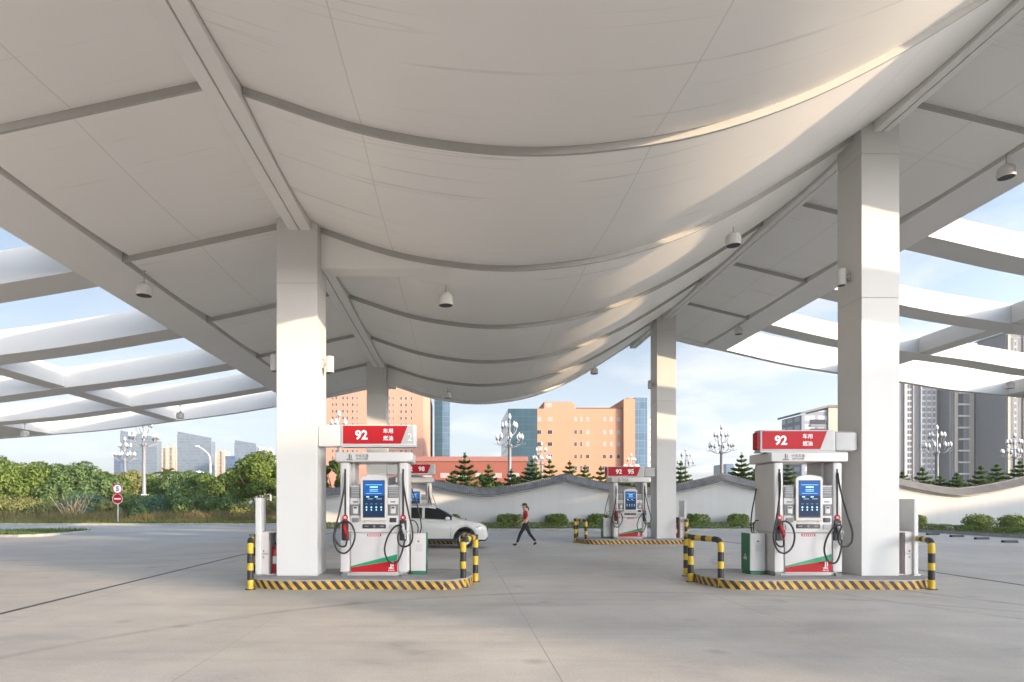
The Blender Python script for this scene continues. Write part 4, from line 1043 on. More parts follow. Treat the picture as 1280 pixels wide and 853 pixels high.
# ------------------------------------------------------------------ multi-headed lamps
def lamp_parts(r):
    H = 10.6
    mb = MB(); mb.lathe([(.34,0),(.36,.5),(.24,.7),(.2,1.2),(.17,H-3.4),(.26,H-3.25),(.30,H-3.1),(.12,H-2.9),(.07,H-1.2),(.06,H-.55)], n=14); mb.build('pole', M['pole'], r, smooth=40)
    heads = []
    for (n, rad, z, a0) in ((8,1.25,H-2.55,.2),(5,.72,H-1.35,.5)):
        for k in range(n):
            a = a0+2*math.pi*k/n; c, s = math.cos(a), math.sin(a)
            mb = MB(); mb.tube(spline([(0,0,z-.75),(c*rad*.55,s*rad*.55,z-.65),(c*rad*.95,s*rad*.95,z-.32),(c*rad*1.02,s*rad*1.02,z-.05)],4),.035,6)
            if n == 8: mb.tube(spline([(c*rad*.9,s*rad*.9,z-.4),(c*rad*1.2,s*rad*1.2,z-.42),(c*rad*1.35,s*rad*1.35,z-.3)],3),[.025]*6+[.006],5)
            mb.build('arm', M['pole'], r, smooth=50); heads.append((c*rad*1.02,s*rad*1.02,z))
    heads.append((0,0,H-.5)); out = []
    for p in heads:
        mb = MB(); mb.lathe([(.03,-.06),(.13,.02),(.16,.16),(.14,.18)], p, 10); cu = mb.build('cup', M['pole'], r, smooth=50)
        mb = MB(); mb.lathe([(.13,.181),(.165,.30),(.13,.46),(.06,.60),(.001,.68)], p, 10); mb.build('globe', M['globe'], cu, smooth=60)
lampr = None
for (px, Y, ll) in [(902,70,'grey lamp post with many globes above the wall peak left of the near right pump'),(637,62,'grey lamp post with many globes in front of the glass corner of the orange office'),(424,60,'many globed lamp post rising behind the near left sign'),(180,61,'tall lamp post whose head touches the left open wing'),(1171,71,'many globed lamp post before the window grid tower at right'),(1268,79,'many globed lamp post at the right edge before the slab tower'),(156,84,'smaller many globed lamp post left of the tall one, before the dark glass tower'),(857,100,'small distant lamp post just right of the far right column'),(677,91,'small many globed lamp post lit warm before the orange office'),(338,100,'small lamp post peeping over the tree left of the near left column'),(789,112,'tiny distant lamp post above the far right sign')]:
    q = at(px, 628, Y)
    if lampr is None:
        lampr = empty('globe_lamp', (q.x,Y,0), ll, 'street lamp', 'lamp posts with many globes'); lamp_parts(lampr)
    else:
        c = copy_tree(lampr); c.location = (q.x,Y,0); c['label'] = ll; c.rotation_euler.z = px*.7
q = at(263, 628, 90); r = empty('street_light', (q.x,90,0), 'white curved double arm street light before the middle glass tower', 'street light')
mb = MB(); mb.tube(spline([(0,0,0),(0,0,6),(-.1,0,8.4),(-.9,0,9.4),(-1.7,0,9.9)],6),[.12]*10+[.07]*15,8); mb.tube(spline([(0,0,4.6),(-.2,0,5.5),(-1.0,0,6.1),(-1.5,0,6.2)],5),.06,8); mb.build('pole', M['globe'], r, smooth=50)
for p in ((-1.9,0,10.0),(-1.75,0,6.2)):
    mb = MB(); mb.lathe([(.001,-.45),(.12,-.3),(.15,.1),(.08,.3),(.001,.34)], p, 10, axis='x'); mb.build('lamp_head', M['globe'], r, smooth=60)

# ------------------------------------------------------------------ road signs and marker post
q = at(147, 640, 46.2); r = empty('road_sign', (q.x,46.2,.1), 'grey post with a round white 5 speed sign over a round red sign', 'road sign')
mb = MB(); mb.tube([(0,.05,0),(0,.05,3.15)],.045,10); mb.build('post', M['lgrey'], r, smooth=50)
mb = MB(); mb.lathe([(.001,-.02),(.40,-.02),(.40,.0),(.001,.0)],(0,0,2.62),28,axis='y'); s1 = mb.build('speed_disc', M['letter'], r, smooth=40)
mb = MB(); mb.lathe([(.31,-.024),(.395,-.024),(.395,-.0205),(.31,-.0205),(.31,-.024)],(0,0,2.62),28,axis='y'); mb.build('red_ring', M['red'], s1)
mb = MB(); put_text(mb,'5',0,-.024,2.62,h=.36,bold=.03); mb.build('number', M['dark'], s1)
mb = MB(); mb.lathe([(.001,-.02),(.40,-.02),(.40,.0),(.001,.0)],(0,0,1.86),28,axis='y'); s2 = mb.build('red_disc', M['red'], r, smooth=40)
mb = MB(); mb.lathe([(.365,-.024),(.393,-.024),(.393,-.0205),(.365,-.0205),(.365,-.024)],(0,0,1.86),28,axis='y'); mb.box(-.24,.24,-.024,-.0205,1.81,1.91); mb.build('white_marks', M['letter'], s2)
q = at(181, 640, 60); r = empty('marker_post', (q.x,60,.05), 'small white marker post among the bushes right of the road signs', 'marker post')
mb = MB(); mb.rbox(-.14,.14,-.14,.14,0,2.1,.03); mb.build('post', M['globe'], r); mb = MB(); mb.rbox(-.30,.30,-.2,.2,2.103,2.45,.05); mb.build('head', M['globe'], r)
# rubber wheel stops on the right
ws = None
for k, (px, py) in enumerate([(1166,669),(1196,671.5),(1227,674.5),(1262,678.5)]):
    Y = 1.7*F/(py-628); q = at(px, py, Y); ll = ['black rubber wheel stop nearest the near right column','second black wheel stop from the near right column','third black wheel stop from the near right column','black wheel stop nearest the right edge'][k]
    if ws is None:
        ws = empty('wheel_stop', (q.x,Y,0), ll, 'wheel stop', 'wheel stops at the right')
        mb = MB(); mb.prism([(-.10,0),(.10,0),(.06,.10),(-.06,.10)],-.30,.30,'x'); mb.build('rubber_bar', M['rubber'], ws, bevel=.012)
    else:
        c = copy_tree(ws); c.location = (q.x,Y,0); c['label'] = ll

# ------------------------------------------------------------------ buildings
def bld(name, label, x, y, cat='building', rz=0, group=None):
    return empty(name, (x,y,0), label, cat, group, rz)
def window(parent, x, z, w_, h_, y=0.0, arch=False, pale=False, mull=1):
    """window set in the facade plane y (facing -y): frame proud, glass set back inside it"""
    f = .09; mb = MB()
    if arch:
        o = [(x-w_/2,z-h_/2),(x+w_/2,z-h_/2),(x+w_/2,z+h_/2-w_/2)] + [(x+w_/2*math.cos(R(a)), z+h_/2-w_/2+w_/2*math.sin(R(a))) for a in range(30,180,30)] + [(x-w_/2,z+h_/2-w_/2)]
        mb.prism(o, y-.05, y-.004, 'y', 0)
        k = .8; o2 = [(x+(p[0]-x)*k, z+(p[1]-z)*.88) for p in o]; mb.prism(o2, y-.06, y-.052, 'y', 1)
    else:
        mb.box(x-w_/2,x+w_/2,y-.05,y-.004,z-h_/2,z+h_/2,0)
        n = mull+1; pw = (w_-2*f-(n-1)*f*.6)/n
        for k in range(n):
            a = x-w_/2+f+k*(pw+f*.6); mb.box(a,a+pw,y-.06,y-.052,z-h_/2+f,z+h_/2-f,1)
    return mb.build('window', [M['winframe'], M['winpale' if pale else 'winglass']], parent, fixn=True)
# orange office right of centre: front plane at Y=150
YO = 150.0; S = YO/F
def bx(px): return (px-571)*S
def bz(py): return 1.7-(py-628)*S
o1 = bld('orange_office', 'orange six storey office block with glass corner at left and glass strip at right', 0, YO, 'office building')
mb = MB(); mb.box(bx(670),bx(778),0,22,0,bz(511)); mb.box(bx(680.5),bx(716),.5,14,bz(511)-.0+.005,bz(502)); mb.box(bx(716.005),bx(720),1.5,14,bz(511)+.005,bz(503.5)); mb.build('wall', M['orange'], o1)
mb = MB(); mb.box(bx(778)+.003,bx(792),-1.2,22,0,bz(500)); mb.box(bx(786),bx(794),1,14,bz(500)+.004,bz(496.5)); mb.build('stair_tower', M['orange'], o1)
mb = MB(); mb.box(bx(634),bx(670)-.003,-2.5,20,0,bz(513)); mb.build('glass_corner', M['cw_teal'], o1)
mb = MB(); mb.box(bx(792)+.003,bx(807.5),-.9,16,0,bz(498)); mb.build('glass_strip', M['cw_blue'], o1)
mb = MB(); mb.box(bx(720),bx(778)-.02,-.15,.4,bz(511)+.004,bz(510)); mb.build('parapet', M['terracotta'], o1)
for row, py in enumerate((525,541,556,571.5,586)):
    for px, wd, kind in ((674,5.4,'w'),(687.5,6,'w'),(719.5,3.6,'w'),(726.5,2.8,'n'),(734.5,4.2,'w'),(755.5,4.2,'w'),(763.8,4.2,'w'),(773,4.6,'a')):
        if row == 4 and px < 700: continue
        pale = (row == 0) or (row < 3 and px > 730 and px != 719.5)
        window(o1, bx(px), bz(py-.6), wd*S, (5.6 if kind != 'n' else 6.2)*S, 0, kind == 'a', pale)
mb = MB(); mb.box(bx(682),bx(690),.49-.06,.49,bz(509),bz(503.5)); mb.build('roof_window', M['winpale'], o1)
# tall salmon block left of it, turned slightly so its sunlit flank shows
YL = 170.0; SL = YL/F
def lx(px): return (px-571)*SL
def lz(py): return 1.7-(py-628)*SL
o2 = bld('salmon_block', 'tall salmon orange block with paired windows and a sunlit right flank', lx(529), YL, 'apartment block')
mb = MB(); mb.box(-30.5,0,0,66,0,lz(462)); mb.build('wall', M['orange_dull'], o2)
o3 = bld('glass_block', 'narrow blue glass building right of the salmon orange block', 0, 215, 'office building')
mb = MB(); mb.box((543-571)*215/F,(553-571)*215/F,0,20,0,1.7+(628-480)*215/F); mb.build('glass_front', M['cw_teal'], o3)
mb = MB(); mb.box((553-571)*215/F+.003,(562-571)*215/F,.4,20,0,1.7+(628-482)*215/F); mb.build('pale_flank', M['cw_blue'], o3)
for row in range(11):
    pz = 498 + row*8.3
    for px in (416,420.5,429,434.5,441,446.5,487,491.5,501.5,507.5,514.5):
        if px > 480 or px < 450:
            window(o2, lx(px)-lx(529), lz(pz + (px-470)*.006), (2.6 if px not in (514.5,446.5,487,491.5) else 2.0)*SL, 4.4*SL, 0, False, False, 1 if px < 514 else 0)
# long low red building behind the conifers
o4 = bld('low_red_building', 'long low terracotta red building behind the conifers at center', (500-571)*125/F, 125, 'building')
mb = MB(); Wd = 26; mb.box(0,Wd,0,18,0,1.7+(628-577)*125/F); mb.build('wall', M['terracotta'], o4)
mb = MB(); mb.box(-.3,Wd+.3,-.3,18.3,1.7+(628-577)*125/F+.003,1.7+(628-571)*125/F); mb.build('roof_band', M['terracotta2'], o4)
for k in range(7): window(o4, 2+3.6*k, 7.2, 1.8, 1.0, 0, False, True)
o4b = bld('orange_annex', 'low bright orange annex between the salmon block and the conifers', (520-571)*140/F, 140, 'building')
mb = MB(); mb.box(0,4.4,0,10,0,1.7+(628-573)*140/F); mb.build('wall', M['orange'], o4b)
window(o4b, 2.2, 8.0, 2.0, 1.1, 0)
# glass and beige towers far left
def tower(name, px0, px1, pt0, pt1, Y, mat, label, depth=9, crown=None, group='distant towers at left'):
    s = Y/F; r = bld(name, label, (px0-571)*s, Y, 'tower block', 0, group); W_ = (px1-px0)*s
    z0, z1 = 1.7+(628-pt0)*s, 1.7+(628-pt1)*s
    mb = MB(); mb.prism([(0,0),(W_,0),(W_,z1),(0,z0)], 0, depth, 'y'); mb.build('tower_face', M[mat], r)
    if crown:
        mb = MB(); mb.prism([(0.2,z0+.01),(W_-.2,z1+.01),(W_-.2,z1+2.2),(.2,z0+2.2)], .2, .8, 'y'); mb.build('crown_screen', M['cw_tower'], r)
    return r, W_, z0, z1
tower('glass_tower', 150,196,542,551,420,'cw_tower','tallest slanted glass tower behind the tall lamp post',7,True)
tower('dark_tower', 142.5,151,569,569,380,'cw_dark','narrow dark blue tower left of the tallest slanted glass tower')
r_, W_, z0, z1 = tower('beige_tower', 196.5,221,561,559,520,'cw_beige','beige apartment tower between the two largest slanted glass towers')
for a, b in ((.02,.12),(.45,.53),(.78,.9)):
    mb = MB(); mb.box(W_*a,W_*b,-1.6,-.005,0,z1+2.2); mb.build('pilaster', M['apt_beige'], r_)
tower('glass_tower', 221.5,264,543.5,551.5,420,'cw_tower','middle slanted glass tower behind the curved street light',7,True)
r_, W_, z0, z1 = tower('beige_tower', 264.5,283,565,564,520,'cw_beige','pale beige tower right of the middle slanted glass tower')
for a, b in ((.02,.2),(.72,.9)):
    mb = MB(); mb.box(W_*a,W_*b,-1.6,-.005,0,z1+1.6); mb.build('pilaster', M['apt_beige'], r_)
tower('dark_tower', 281.5,293.5,570,570,400,'cw_dark','short dark tower between the beige and the right slanted glass towers')
tower('glass_tower', 293,320,554,558.5,430,'cw_tower','smallest slanted glass tower, right of the dark short one',7,True)
tower('pale_tower', 320.5,338,558,561,520,'cw_pale','whitish tower right of the smallest slanted glass tower')
tower('slab_block', 807,818,524,524,260,'cw_pale','pale distant tower edge between the orange office and the far right column',30,None,None)
tower('blue_tower', 908,917,580,580,600,'cw_blue','small distant blue tower right of the lamp post on the wall peak',30,None,None)
tower('pale_tower', 917.5,929,584,582,620,'cw_pale','small distant pale tower behind the open tiered conifer',30,None,None)
# residential towers on the right
def apt_tower(px0, px1, ptop, Y, label, wallmat, bays, floor=3.1, roof='flat', depth=16, zb=4, flank=None):
    """bays: list of (centre px, width px, kind) ; kinds: grid window, balcony, dark strip"""
    s = Y/F; X0 = (px0-571)*s; r = bld('apartment_tower', label, X0, Y, 'apartment tower', 0, 'apartment towers at right')
    W_ = (px1-px0)*s; H = 1.7+(628-ptop)*s
    mb = MB(); mb.box(0,W_,0,depth,0,H); mb.build('wall', M[wallmat], r)
    mb = MB(); mb.box(-.15,W_+.15,-.15,depth+.15,H+.003,H+.9); mb.build('parapet', M[wallmat], r)
    nf = int((H-zb)/floor)
    for (pc, pw, kind) in bays:
        xc, w_ = (pc-px0)*s, pw*s
        if kind == 'strip':
            mb = MB(); mb.box(xc-w_/2,xc+w_/2,-.06,-.004,3,H-1); mb.build('dark_strip', M['winglass'], r)
        elif kind == 'pilaster':
            mb = MB(); mb.box(xc-w_/2,xc+w_/2,-.7,-.004,0,H+.4); mb.build('pilaster', M['apt_band'] if px0 < 1180 else M['apt_beige'], r)
        elif kind == 'balcony':
            mb = MB(); mb.box(xc-w_/2,xc+w_/2,-.05,-.004,3,H-1.2); mb.build('loggia_glass', M['winglass'], r)
            mb = MB(); mb.box(xc+w_*.05,xc+w_/2,-.07,-.052,3,H-1.2); mb.build('loggia_wall', M['apt_mid'], r)
            for f in range(0, nf, 2):
                z = zb+f*floor; mb = MB(); mb.box(xc-w_/2-.2,xc+w_/2+.2,-1.3,-.075,z,z+.8); mb.build('balcony', M['apt_band'], r)
        else:
            for f in range(nf):
                z = zb+f*floor+floor*.5; mb = MB()
                mb.box(xc-w_/2,xc+w_/2,-.05,-.004,z-floor*.46,z+floor*.46,0); n = 2
                for k in range(n):
                    a = xc-w_/2+w_*(.06+.47*k); mb.box(a,a+w_*.43,-.065,-.052,z-floor*.37,z+floor*.37,1)
                mb.build('window', [M['apt_band'], M['winglass']], r)
    return r, W_, H
apt_tower(1117,1171.3,456,320,'residential tower with a dark window grid just right of the near right column','apt_grey',[(1127,2.0,'strip'),(1136.8,6.4,'w'),(1145,8,'strip'),(1154.5,5,'w'),(1161.3,5.4,'w'),(1167.5,3.4,'w'),(1131,2.4,'pilaster'),(1150.8,1.6,'pilaster'),(1141,.5,'pilaster')],3.0,zb=16)
apt_tower(1171.6,1186,452,330,'plain grey tower slab between the window grid tower and the balcony tower','apt_band2',[(1172.3,1.2,'strip'),(1184.5,2.0,'pilaster')])
apt_tower(1187,1237,466,316,'residential tower with stacked balconies and a beige sunlit top','apt_grey',[(1189.3,2.2,'strip'),(1194,4,'pilaster'),(1203.3,13.5,'balcony'),(1213.2,5.5,'pilaster'),(1218.5,4,'strip'),(1225.5,5.2,'w'),(1232.5,5.2,'w')],3.0,zb=16)
apt_tower(1237.5,1258,498,400,'lower grey tower set back right of the balcony tower','apt_grey',[(1243,3,'w'),(1250,3,'w')])
r_, W_, H_ = apt_tower(1257,1300,420,300,'tall grey slab tower at the right edge of the photo','apt_grey',[(1260,3,'pilaster'),(1265,3.0,'strip'),(1269,2.4,'w'),(1275.5,4.0,'strip'),(1279,1.6,'pilaster')])
mb = MB(); mb.prism([(-1.2,H_+.95),(W_+1.2,H_+.95),(W_-2,H_+2.6),(2,H_+2.6)],-1,17,'y'); mb.build('roof', M['tile'], r_)
# pale tower with slanted roof behind the near right pump
YT = 230.0; s = YT/F; r = bld('apartment_tower', 'pale grey apartment tower with a slanted roof behind the near right sign', (1002-571)*s, YT, 'apartment tower', 0, 'apartment towers at right')
W_ = (1034-1002)*s; zt0, zt1 = 1.7+(628-519)*s, 1.7+(628-512)*s
mb = MB(); mb.prism([(0,0),(W_,0),(W_,zt1),(0,zt0)],0,14,'y'); mb.build('wall', M['cw_slab'], r)
mb = MB(); mb.box(W_+.003,W_+(1062-1034)*s,-.8,14,0,zt1+.6); mb.build('end_wall', M['apt_beige'], r)
mb = MB(); mb.prism([(-1.2,zt0+.1),(W_-.0,zt1+.7),(W_+9.4,zt1+.7),(W_+9.4,zt1+1.5),(W_,zt1+1.5),(-1.2,zt0+.9)],-1.5,15,'y'); mb.build('roof', M['apt_mid'], r)
for f in range(14):
    z = zt0-4-f*3.4; mb = MB(); mb.box(W_*.32,W_*.92,-.5,-.004,z-.55,z+.45,0); mb.box(W_*.32,W_*.92,-.06,-.004,z+.47,z+2.3,1); mb.build('balcony', [M['apt_grey'], M['winglass']], r)

hz_ = MB(); hz_.box(-900,900,-150,760,-1.02,130); hm = bpy.data.materials.new('haze_air'); hm.use_nodes = True; hm.node_tree.nodes.clear()
_o = hm.node_tree.nodes.new('ShaderNodeOutputMaterial'); _v = hm.node_tree.nodes.new('ShaderNodeVolumePrincipled'); _v.inputs['Density'].default_value = .0003; _v.inputs['Color'].default_value = (.82,.90,1,1); _v.inputs['Anisotropy'].default_value = .1
hm.node_tree.links.new(_v.outputs[0], _o.inputs['Volume'])
tag(hz_.build('haze', hm), 'thin bluish haze of the evening air', 'haze', kind='stuff')
SC.cycles.volume_bounces = 0
# added unseen block of flats behind the camera, placed and widened to shade the forecourt
_a, _l = Vector((sd.x, sd.y, 0)).normalized(), Vector((-sd.y, sd.x, 0)).normalized()
bp_ = Vector((8.7,12.5,0)) + _a*100 + _l*(-8.2)
r = empty('apartment_tower', tuple(bp_), 'pale six storey block of flats added unseen behind the camera to shade the forecourt', 'apartment block', None, math.atan2(_l.y, _l.x))
mb = MB(); mb.box(0,36,-14,0,0,21.6); mb.build('wall', M['apt_beige'], r)
mb = MB(); mb.prism([(36.21,0),(66,0),(66,18.0),(42,18.0),(36.21,16.7)],-14,-.01,'y'); mb.build('shade_wing', M['apt_beige'], r)  # added wing, outline sloped to shade the lower right of the garden wall
mb = MB(); mb.box(-.2,36.2,-14.2,.2,21.603,22.1); mb.build('parapet', M['apt_grey'], r)
for f in range(6):
    for k in range(9):
        mb = MB(); xx = 1.6+3.7*k; z = 1.2+3.1*f; mb.box(xx,xx+1.8,.004,.06,z,z+1.5); mb.build('window', M['winglass'], r)

# ------------------------------------------------------------------ white car
def make_car():
    r = empty('parked_car', (-1.0,23.25,0), 'white compact suv parked behind the near left pump, its front pointing right', 'car')
    top = hermite([(-2.14,.86),(-2.10,1.05),(-1.95,1.33),(-1.7,1.50),(-1.0,1.585),(-.3,1.60),(.15,1.555),(.45,1.44),(.75,1.25),(1.02,1.09),(1.2,1.04),(1.6,.985),(1.9,.90),(2.08,.80),(2.15,.68),(2.17,.52)])
    belt = hermite([(-2.14,.80),(-2.0,1.12),(-1.5,1.14),(-.5,1.10),(.6,1.05),(1.0,1.02),(1.6,.93),(2.0,.82),(2.17,.5)])
    hw = hermite([(-2.14,.66),(-2.0,.78),(-1.6,.86),(-.5,.885),(.8,.885),(1.5,.86),(1.9,.79),(2.08,.66),(2.17,.52)])
    sill = hermite([(-2.14,.42),(-1.9,.30),(-1,.27),(1,.27),(1.9,.26),(2.10,.27),(2.17,.36)])
    WX, WR = (-1.30,1.30), .395
    xs = sorted(set([round(-2.14+4.31*k/86,4) for k in range(87)] + [2.17]))
    mb = MB(); NP = 11; rows = []
    for x in xs:
        zt, zb, w_ = top(x), sill(x), hw(x); be = min(belt(x), zt-.03)
        for wx in WX:
            if abs(x-wx) < WR: zb = max(zb, .335+math.sqrt(WR*WR-(x-wx)**2)*1.0)
        gh = max(0, min(1, (zt-be-.06)/.35)); rw = w_*(.93-.22*gh)
        zb2 = min(zb+.06, be-.05)
        half = [(0,zb),(w_*.86,zb),(w_*.97,zb2),(w_,zb2+(be-zb2)*.45),(w_*.985,be-.06),(w_*.955,be),(rw+.0,be+(zt-be)*.80),(rw*.93,zt-(zt-be)*.09),(rw*.75,zt-.012),(rw*.4,zt),(0,zt)]
        rows.append([mb.vert((x,-y,z)) for y,z in half] + [mb.vert((x,y,z)) for y,z in half[1:-1][::-1]])
    n = len(rows[0])
    for i in range(len(rows)-1):
        xm = (xs[i]+xs[i+1])/2
        for k in range(n):
            a, b = k, (k+1) % n; kk = k if k < NP-1 else n-1-k
            m = 0
            if kk == 5 and -1.78 < xm < .82 and top(xm)-belt(xm) > .13 and not (-1.32 < xm < -1.26) and not (-.28 < xm < -.20): m = 1
            if kk in (6,7,8,9) and .22 < xm < .98: m = 1
            if kk in (6,7,8,9) and -2.09 < xm < -1.88: m = 1
            if kk == 0: m = 2
            if kk == 1: m = 2
            mb.face((rows[i][a],rows[i+1][a],rows[i+1][b],rows[i][b]), m)
    mb.face(rows[0][::-1], 0); mb.face(rows[-1], 2)
    body = mb.build('body', [M['car'], M['glassdark'], M['dark']], r, smooth=32)
    mb = MB(); mb.box(-1.85,1.85,-.70,.70,.24,.55); mb.build('underbody', M['dark'], r)
    for wx in WX:
        for sy in (-1,1):
            mb = MB(); y0 = sy*.73; prof = [(.22,-.105),(.31,-.11),(.335,-.08),(.34,0),(.335,.08),(.31,.11),(.22,.105),(.22,-.105)]
            mb.lathe(prof, (wx,y0,.34), 28, axis='y'); wh = mb.build('wheel', M['tyre'], r, smooth=40)
            mb = MB(); yo = y0+sy*.085; mb.lathe([(.19,-.02),(.228,-.02),(.228,.02),(.19,.02),(.19,-.02)], (wx,yo,.34), 28, axis='y')
            for k in range(5):
                a = 2*math.pi*k/5+.3; c, s_ = math.cos(a), math.sin(a)
                mb.tube([(wx+c*.03,yo,.34+s_*.03),(wx+c*.2-s_*.03,yo,.34+s_*.2+c*.03)],[.04,.024],6); mb.tube([(wx+c*.03,yo,.34+s_*.03),(wx+c*.2+s_*.03,yo,.34+s_*.2-c*.03)],[.04,.024],6)
            mb.lathe([(.001,-.03),(.05,-.03),(.05,.03),(.001,.03)], (wx,yo,.34), 14, axis='y'); mb.build('rim', M['rim'], wh, smooth=40)
            mb = MB(); mb.lathe([(.001,-.01),(.2,-.01),(.2,.01),(.001,.01)], (wx,y0+sy*.04,.34), 20, axis='y'); mb.build('brake_disc', M['grey'], wh)
            mb = MB(); arcp = [(wx+(.405)*math.cos(R(a)), sy*(hw(wx+.405*math.cos(R(a)))*.985), .335+.405*math.sin(R(a))) for a in range(-8,189,14)]
            mb.tube(arcp,.028,6); mb.build('arch_trim', M['dark'], r, smooth=60)
    for sy in (-1,1):
        mb = MB(); mb.lathe([(.001,-.07),(.06,-.05),(.075,.0),(.06,.05),(.001,.06)], (.66,sy*.97,1.10), 12, axis='y'); mb.tube([(.68,sy*.86,1.05),(.66,sy*.95,1.08)],.02,6); mb.v = [((v[0]-.66)*1.3+.66, v[1], v[2]) for v in mb.v]; mb.build('mirror', M['car'], r, smooth=50)
        P = [(1.62,.80,.80),(1.86,.735,.83),(2.02,.64,.77),(2.0,.66,.70),(1.75,.775,.735)]
        mb = MB(); i = len(mb.v); mb.v += [(x,sy*(hw(x)*.985+.012),z) for x,y,z in P]+[(x-.05,sy*(hw(x)-.10),z) for x,y,z in P]; n_ = 5
        mb.face(range(5)); mb.face([5+k for k in range(5)][::-1])
        for k in range(5): mb.face((k,(k+1)%5,5+(k+1)%5,5+k))
        mb.build('headlight', M['lens'], r)
        mb = MB(); mb.box(-2.12,-1.80,*sorted((sy*.66,sy*.835)),.95,1.08); mb.build('tail_light', M['redlens'], r, bevel=.02)
        mb = MB(); mb.box(-1.22,1.0,*sorted((sy*.80,sy*.888)),.245,.36); mb.build('sill_trim', M['dark'], r, bevel=.015)
        for xx in (-.02,-1.02):
            mb = MB(); mb.tube([(xx-.1,sy*.885,.98),(xx-.05,sy*.905,.98),(xx+.05,sy*.905,.98),(xx+.1,sy*.885,.98)],.014,6); mb.build('door_handle', M['car'], r, smooth=50)
        for xx in (.78,-.24,-1.18):
            mb = MB(); mb.tube([(xx,sy*(hw(xx)*.965),belt(xx)-.02),(xx,sy*hw(xx)*.995,.75),(xx-.02,sy*(hw(xx)*.99),.40)],.006,5); mb.build('door_gap', M['dark'], r)
        mb = MB(); mb.tube([(x, sy*(hw(x)*.96+.003), belt(x)+.004) for x in np.linspace(-1.75,.8,12)],.012,5); mb.build('window_trim', M['steel'], r)
        mb = MB(); mb.tube(spline([(-1.5,sy*.60,1.56),(-1.3,sy*.60,1.60),(0,sy*.60,1.635),(.2,sy*.60,1.57)],5),.016,6); mb.build('roof_rail', M['steel'], r, smooth=50)
    mb = MB(); mb.rbox(2.08,2.165,-.48,.48,.56,.72,.02); mb.build('grille', M['dark'], r); mb = MB(); mb.rbox(2.08,2.168,-.42,.42,.42,.50,.02); mb.build('lower_grille', M['dark'], r)
    mb = MB(); mb.rbox(2.17,2.19,-.24,.24,.44,.54,.005); mb.build('number_plate', M['lgrey'], r)
make_car()

# ------------------------------------------------------------------ walking person
def skin_mesh(name, chains, mat, parent, sub=2, root=0):
    """chains: list of lists of (co, radius or (rx,ry)); equal first points weld into one surface"""
    vs, es, rad = [], [], []
    def vid(p):
        for k, q in enumerate(vs):
            if (Vector(q)-Vector(p)).length < 1e-4: return k
        vs.append(tuple(p)); rad.append(None); return len(vs)-1
    for ch in chains:
        prev = None
        for p, rr in ch:
            k = vid(p)
            if rad[k] is None: rad[k] = rr if isinstance(rr, tuple) else (rr, rr)
            if prev is not None and prev != k: es.append((prev, k))
            prev = k
    me = bpy.data.meshes.new(name); me.from_pydata(vs, es, []); o = bpy.data.objects.new(name, me); COL.objects.link(o)
    sk = o.modifiers.new('skin', 'SKIN'); sk.use_smooth_shade = True
    for k, v in enumerate(me.skin_vertices[0].data): v.radius = rad[k]; v.use_root = (k == root)
    ss = o.modifiers.new('sub', 'SUBSURF'); ss.levels = sub; ss.render_levels = sub
    bpy.context.view_layer.update()
    m2 = bpy.data.meshes.new_from_object(o.evaluated_get(bpy.context.evaluated_depsgraph_get()))
    o.modifiers.clear(); o.data = m2; bpy.data.meshes.remove(me); m2.name = name; m2.materials.clear(); m2.materials.append(mat)
    m2.polygons.foreach_set('use_smooth', [True]*len(m2.polygons)); o.parent = parent; return o
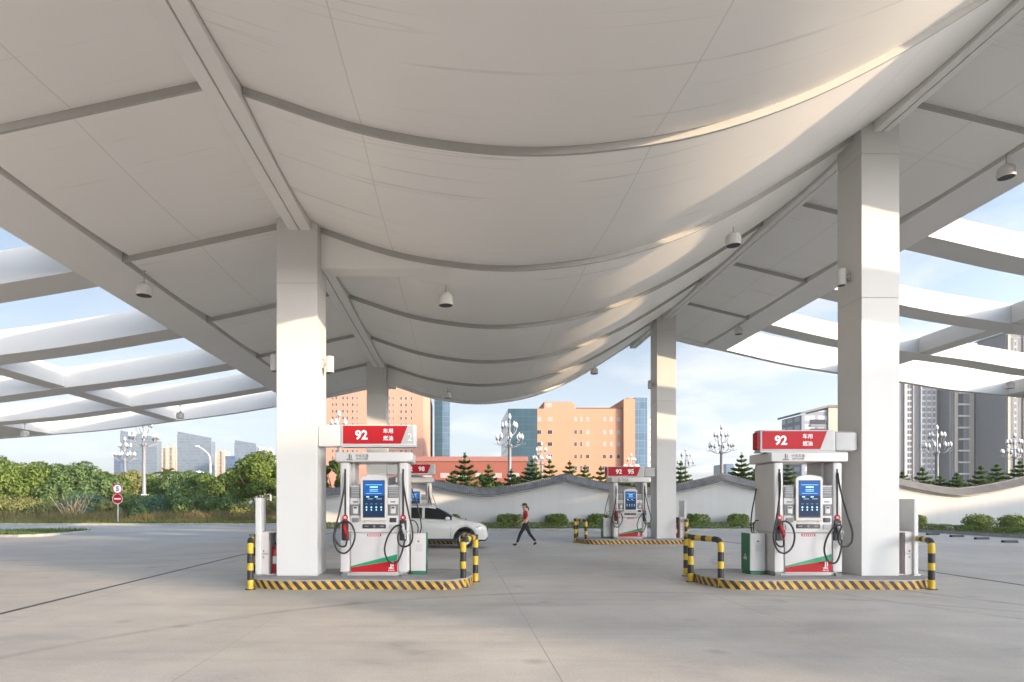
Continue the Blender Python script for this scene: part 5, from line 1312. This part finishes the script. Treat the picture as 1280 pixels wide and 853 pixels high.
def make_person():
    r = empty('person', (2.72,23.9,0), 'person in a red shirt, dark trousers and cap walking left across the forecourt', 'person')
    # facing -x; y = -.. is the side nearer the camera
    hip, waist, chest, neck = (0,0,.86), (-.01,0,1.02), (-.02,0,1.22), (-.035,0,1.385)
    head0, head1 = (-.05,0,1.47), (-.06,0,1.555)
    LH, LK, LA, LT = (-.01,-.085,.82), (-.23,-.09,.47), (-.37,-.09,.10), (-.50,-.09,.045)      # leading leg
    RH, RK, RA, RT = (.01,.085,.82), (.15,.09,.46), (.41,.09,.14), (.34,.09,.035)             # trailing leg, toe down
    LS, LE, LW = (-.01,-.165,1.315), (.03,-.20,1.06), (-.15,-.185,.90)
    RS, RE, RW = (-.01,.165,1.315), (-.08,.20,1.06), (-.26,.16,.95)
    def fingers(Wr, d):
        d = Vector(d).normalized(); out = []; P = Vector(Wr)+d*.075; side = Vector((0,1,0)); n = d.cross(side)
        palm = [(Wr,.022),(tuple(Vector(Wr)+d*.04),(.018,.034)),(tuple(P),(.016,.036))]; out.append(palm)
        for k, l in enumerate((.060,.070,.066,.052)):
            b = P+side*(-.027+.018*k); m = b+d*l*.5; e = m+(d*.75-n*.55).normalized()*l*.5
            out.append([(tuple(P),(.016,.036)),(tuple(b+d*.008),.0095),(tuple(m),.009),(tuple(e),.008)])
        q = Vector(Wr)+d*.02; out.append([(tuple(Vector(Wr)+d*.04),.02),(tuple(q-side*.035+d*.02),.011),(tuple(q-side*.045+d*.055),.009)])
        return out
    ch = [[(hip,(.13,.10)),(waist,(.115,.085)),(chest,(.14,.10)),(neck,.052),(head0,(.070,.085)),(head1,(.078,.092)),((-.055,0,1.60),(.055,.065))],
      [(hip,(.13,.10)),(LH,.085),(LK,.056),(LA,.036),(LT,.03)], [(hip,(.13,.10)),(RH,.085),(RK,.056),(RA,.036),(RT,.03)],
      [(chest,(.14,.10)),(LS,.05),(LE,.038),(LW,.024)], [(chest,(.14,.10)),(RS,.05),(RE,.038),(RW,.024)]]
    ch += fingers(LW, Vector(LW)-Vector(LE)) + fingers(RW, Vector(RW)-Vector(RE))
    b = skin_mesh('body', ch, M['skin'], r, 2)
    mb = MB(); mb.lathe([(.001,-.022),(.010,-.012),(.011,.0),(.001,.006)], (-.147,0,1.525), 8, axis='x'); mb.build('nose', M['skin'], b, smooth=60)
    for sy in (-1,1):
        mb = MB(); mb.lathe([(.001,-.006),(.009,-.003),(.009,.003),(.001,.006)], (-.125,sy*.032,1.548), 8, axis='x'); mb.build('eye', M['dark'], b, smooth=60)
        mb = MB(); mb.lathe([(.001,-.012),(.022,-.006),(.026,.004),(.001,.01)], (-.045,sy*.082,1.535), 10, axis='y'); mb.build('ear', M['skin'], b, smooth=60)
    mb = MB(); mb.tube([(-.128,-.022,1.483),(-.136,0,1.482),(-.128,.022,1.483)],.006,6); mb.build('mouth', M['redlens'], b)
    # clothing
    e = .014
    skin_mesh('shirt', [[((-.0,0,.98),(.132,.10)),((-.012,0,1.08),(.13,.098)),((-.022,0,1.22),(.150,.108)),((-.032,0,1.33),(.10,.085)),((-.035,0,1.385),.062)],
        [((-.022,0,1.22),(.15,.108)),(LS,.066),((.012,-.187,1.18),.056),((.02,-.195,1.12),.052)],[((-.022,0,1.22),(.15,.108)),(RS,.066),((-.04,.187,1.18),.056),((-.055,.195,1.12),.052)]], M['shirt'], r)
    skin_mesh('trousers', [[((0,0,1.0),(.128,.098)),(hip,(.142,.112)),(LH,.102),((-.14,-.088,.62),.08),(LK,.07),((-.30,-.09,.28),.058),((-.36,-.09,.11),.056)],[(hip,(.142,.112)),(RH,.102),((.085,.088,.62),.08),(RK,.07),((.28,.09,.30),.058),((.395,.09,.155),.056)]], M['trouser'], r, root=1)
    skin_mesh('shoe', [[((-.355,-.09,.075),.05),((-.41,-.09,.05),.05),((-.49,-.09,.042),.042),((-.53,-.09,.036),.03)]], M['dark'], r)
    skin_mesh('shoe', [[((.425,.09,.135),.05),((.385,.09,.085),.05),((.325,.09,.045),.042),((.295,.09,.035),.03)]], M['dark'], r)
    skin_mesh('hair', [[((-.035,0,1.57),(.085,.090)),((-.0,0,1.54),(.075,.085)),((.035,0,1.48),(.045,.05))],[((.035,0,1.48),(.045,.05)),((.075,0,1.52),.035),((.10,0,1.45),.032),((.095,0,1.36),.018)]], M['hair'], r)
    mb = MB(); mb.lathe([(.100,1.572),(.102,1.60),(.095,1.635),(.065,1.66),(.001,1.668)], (-.05,0,0), 20); mb.prism([(-.10,-.075),(-.17,-.07),(-.225,-.04),(-.235,0),(-.225,.04),(-.17,.07),(-.10,.075)],1.572,1.584,'z'); mb.build('cap', M['cap'], r, smooth=50)
make_person()

for o in list(SC.objects):
    if o.type == 'MESH' and not o.parent and 'label' not in o and 'kind' not in o: print('UNTAGGED', o.name)
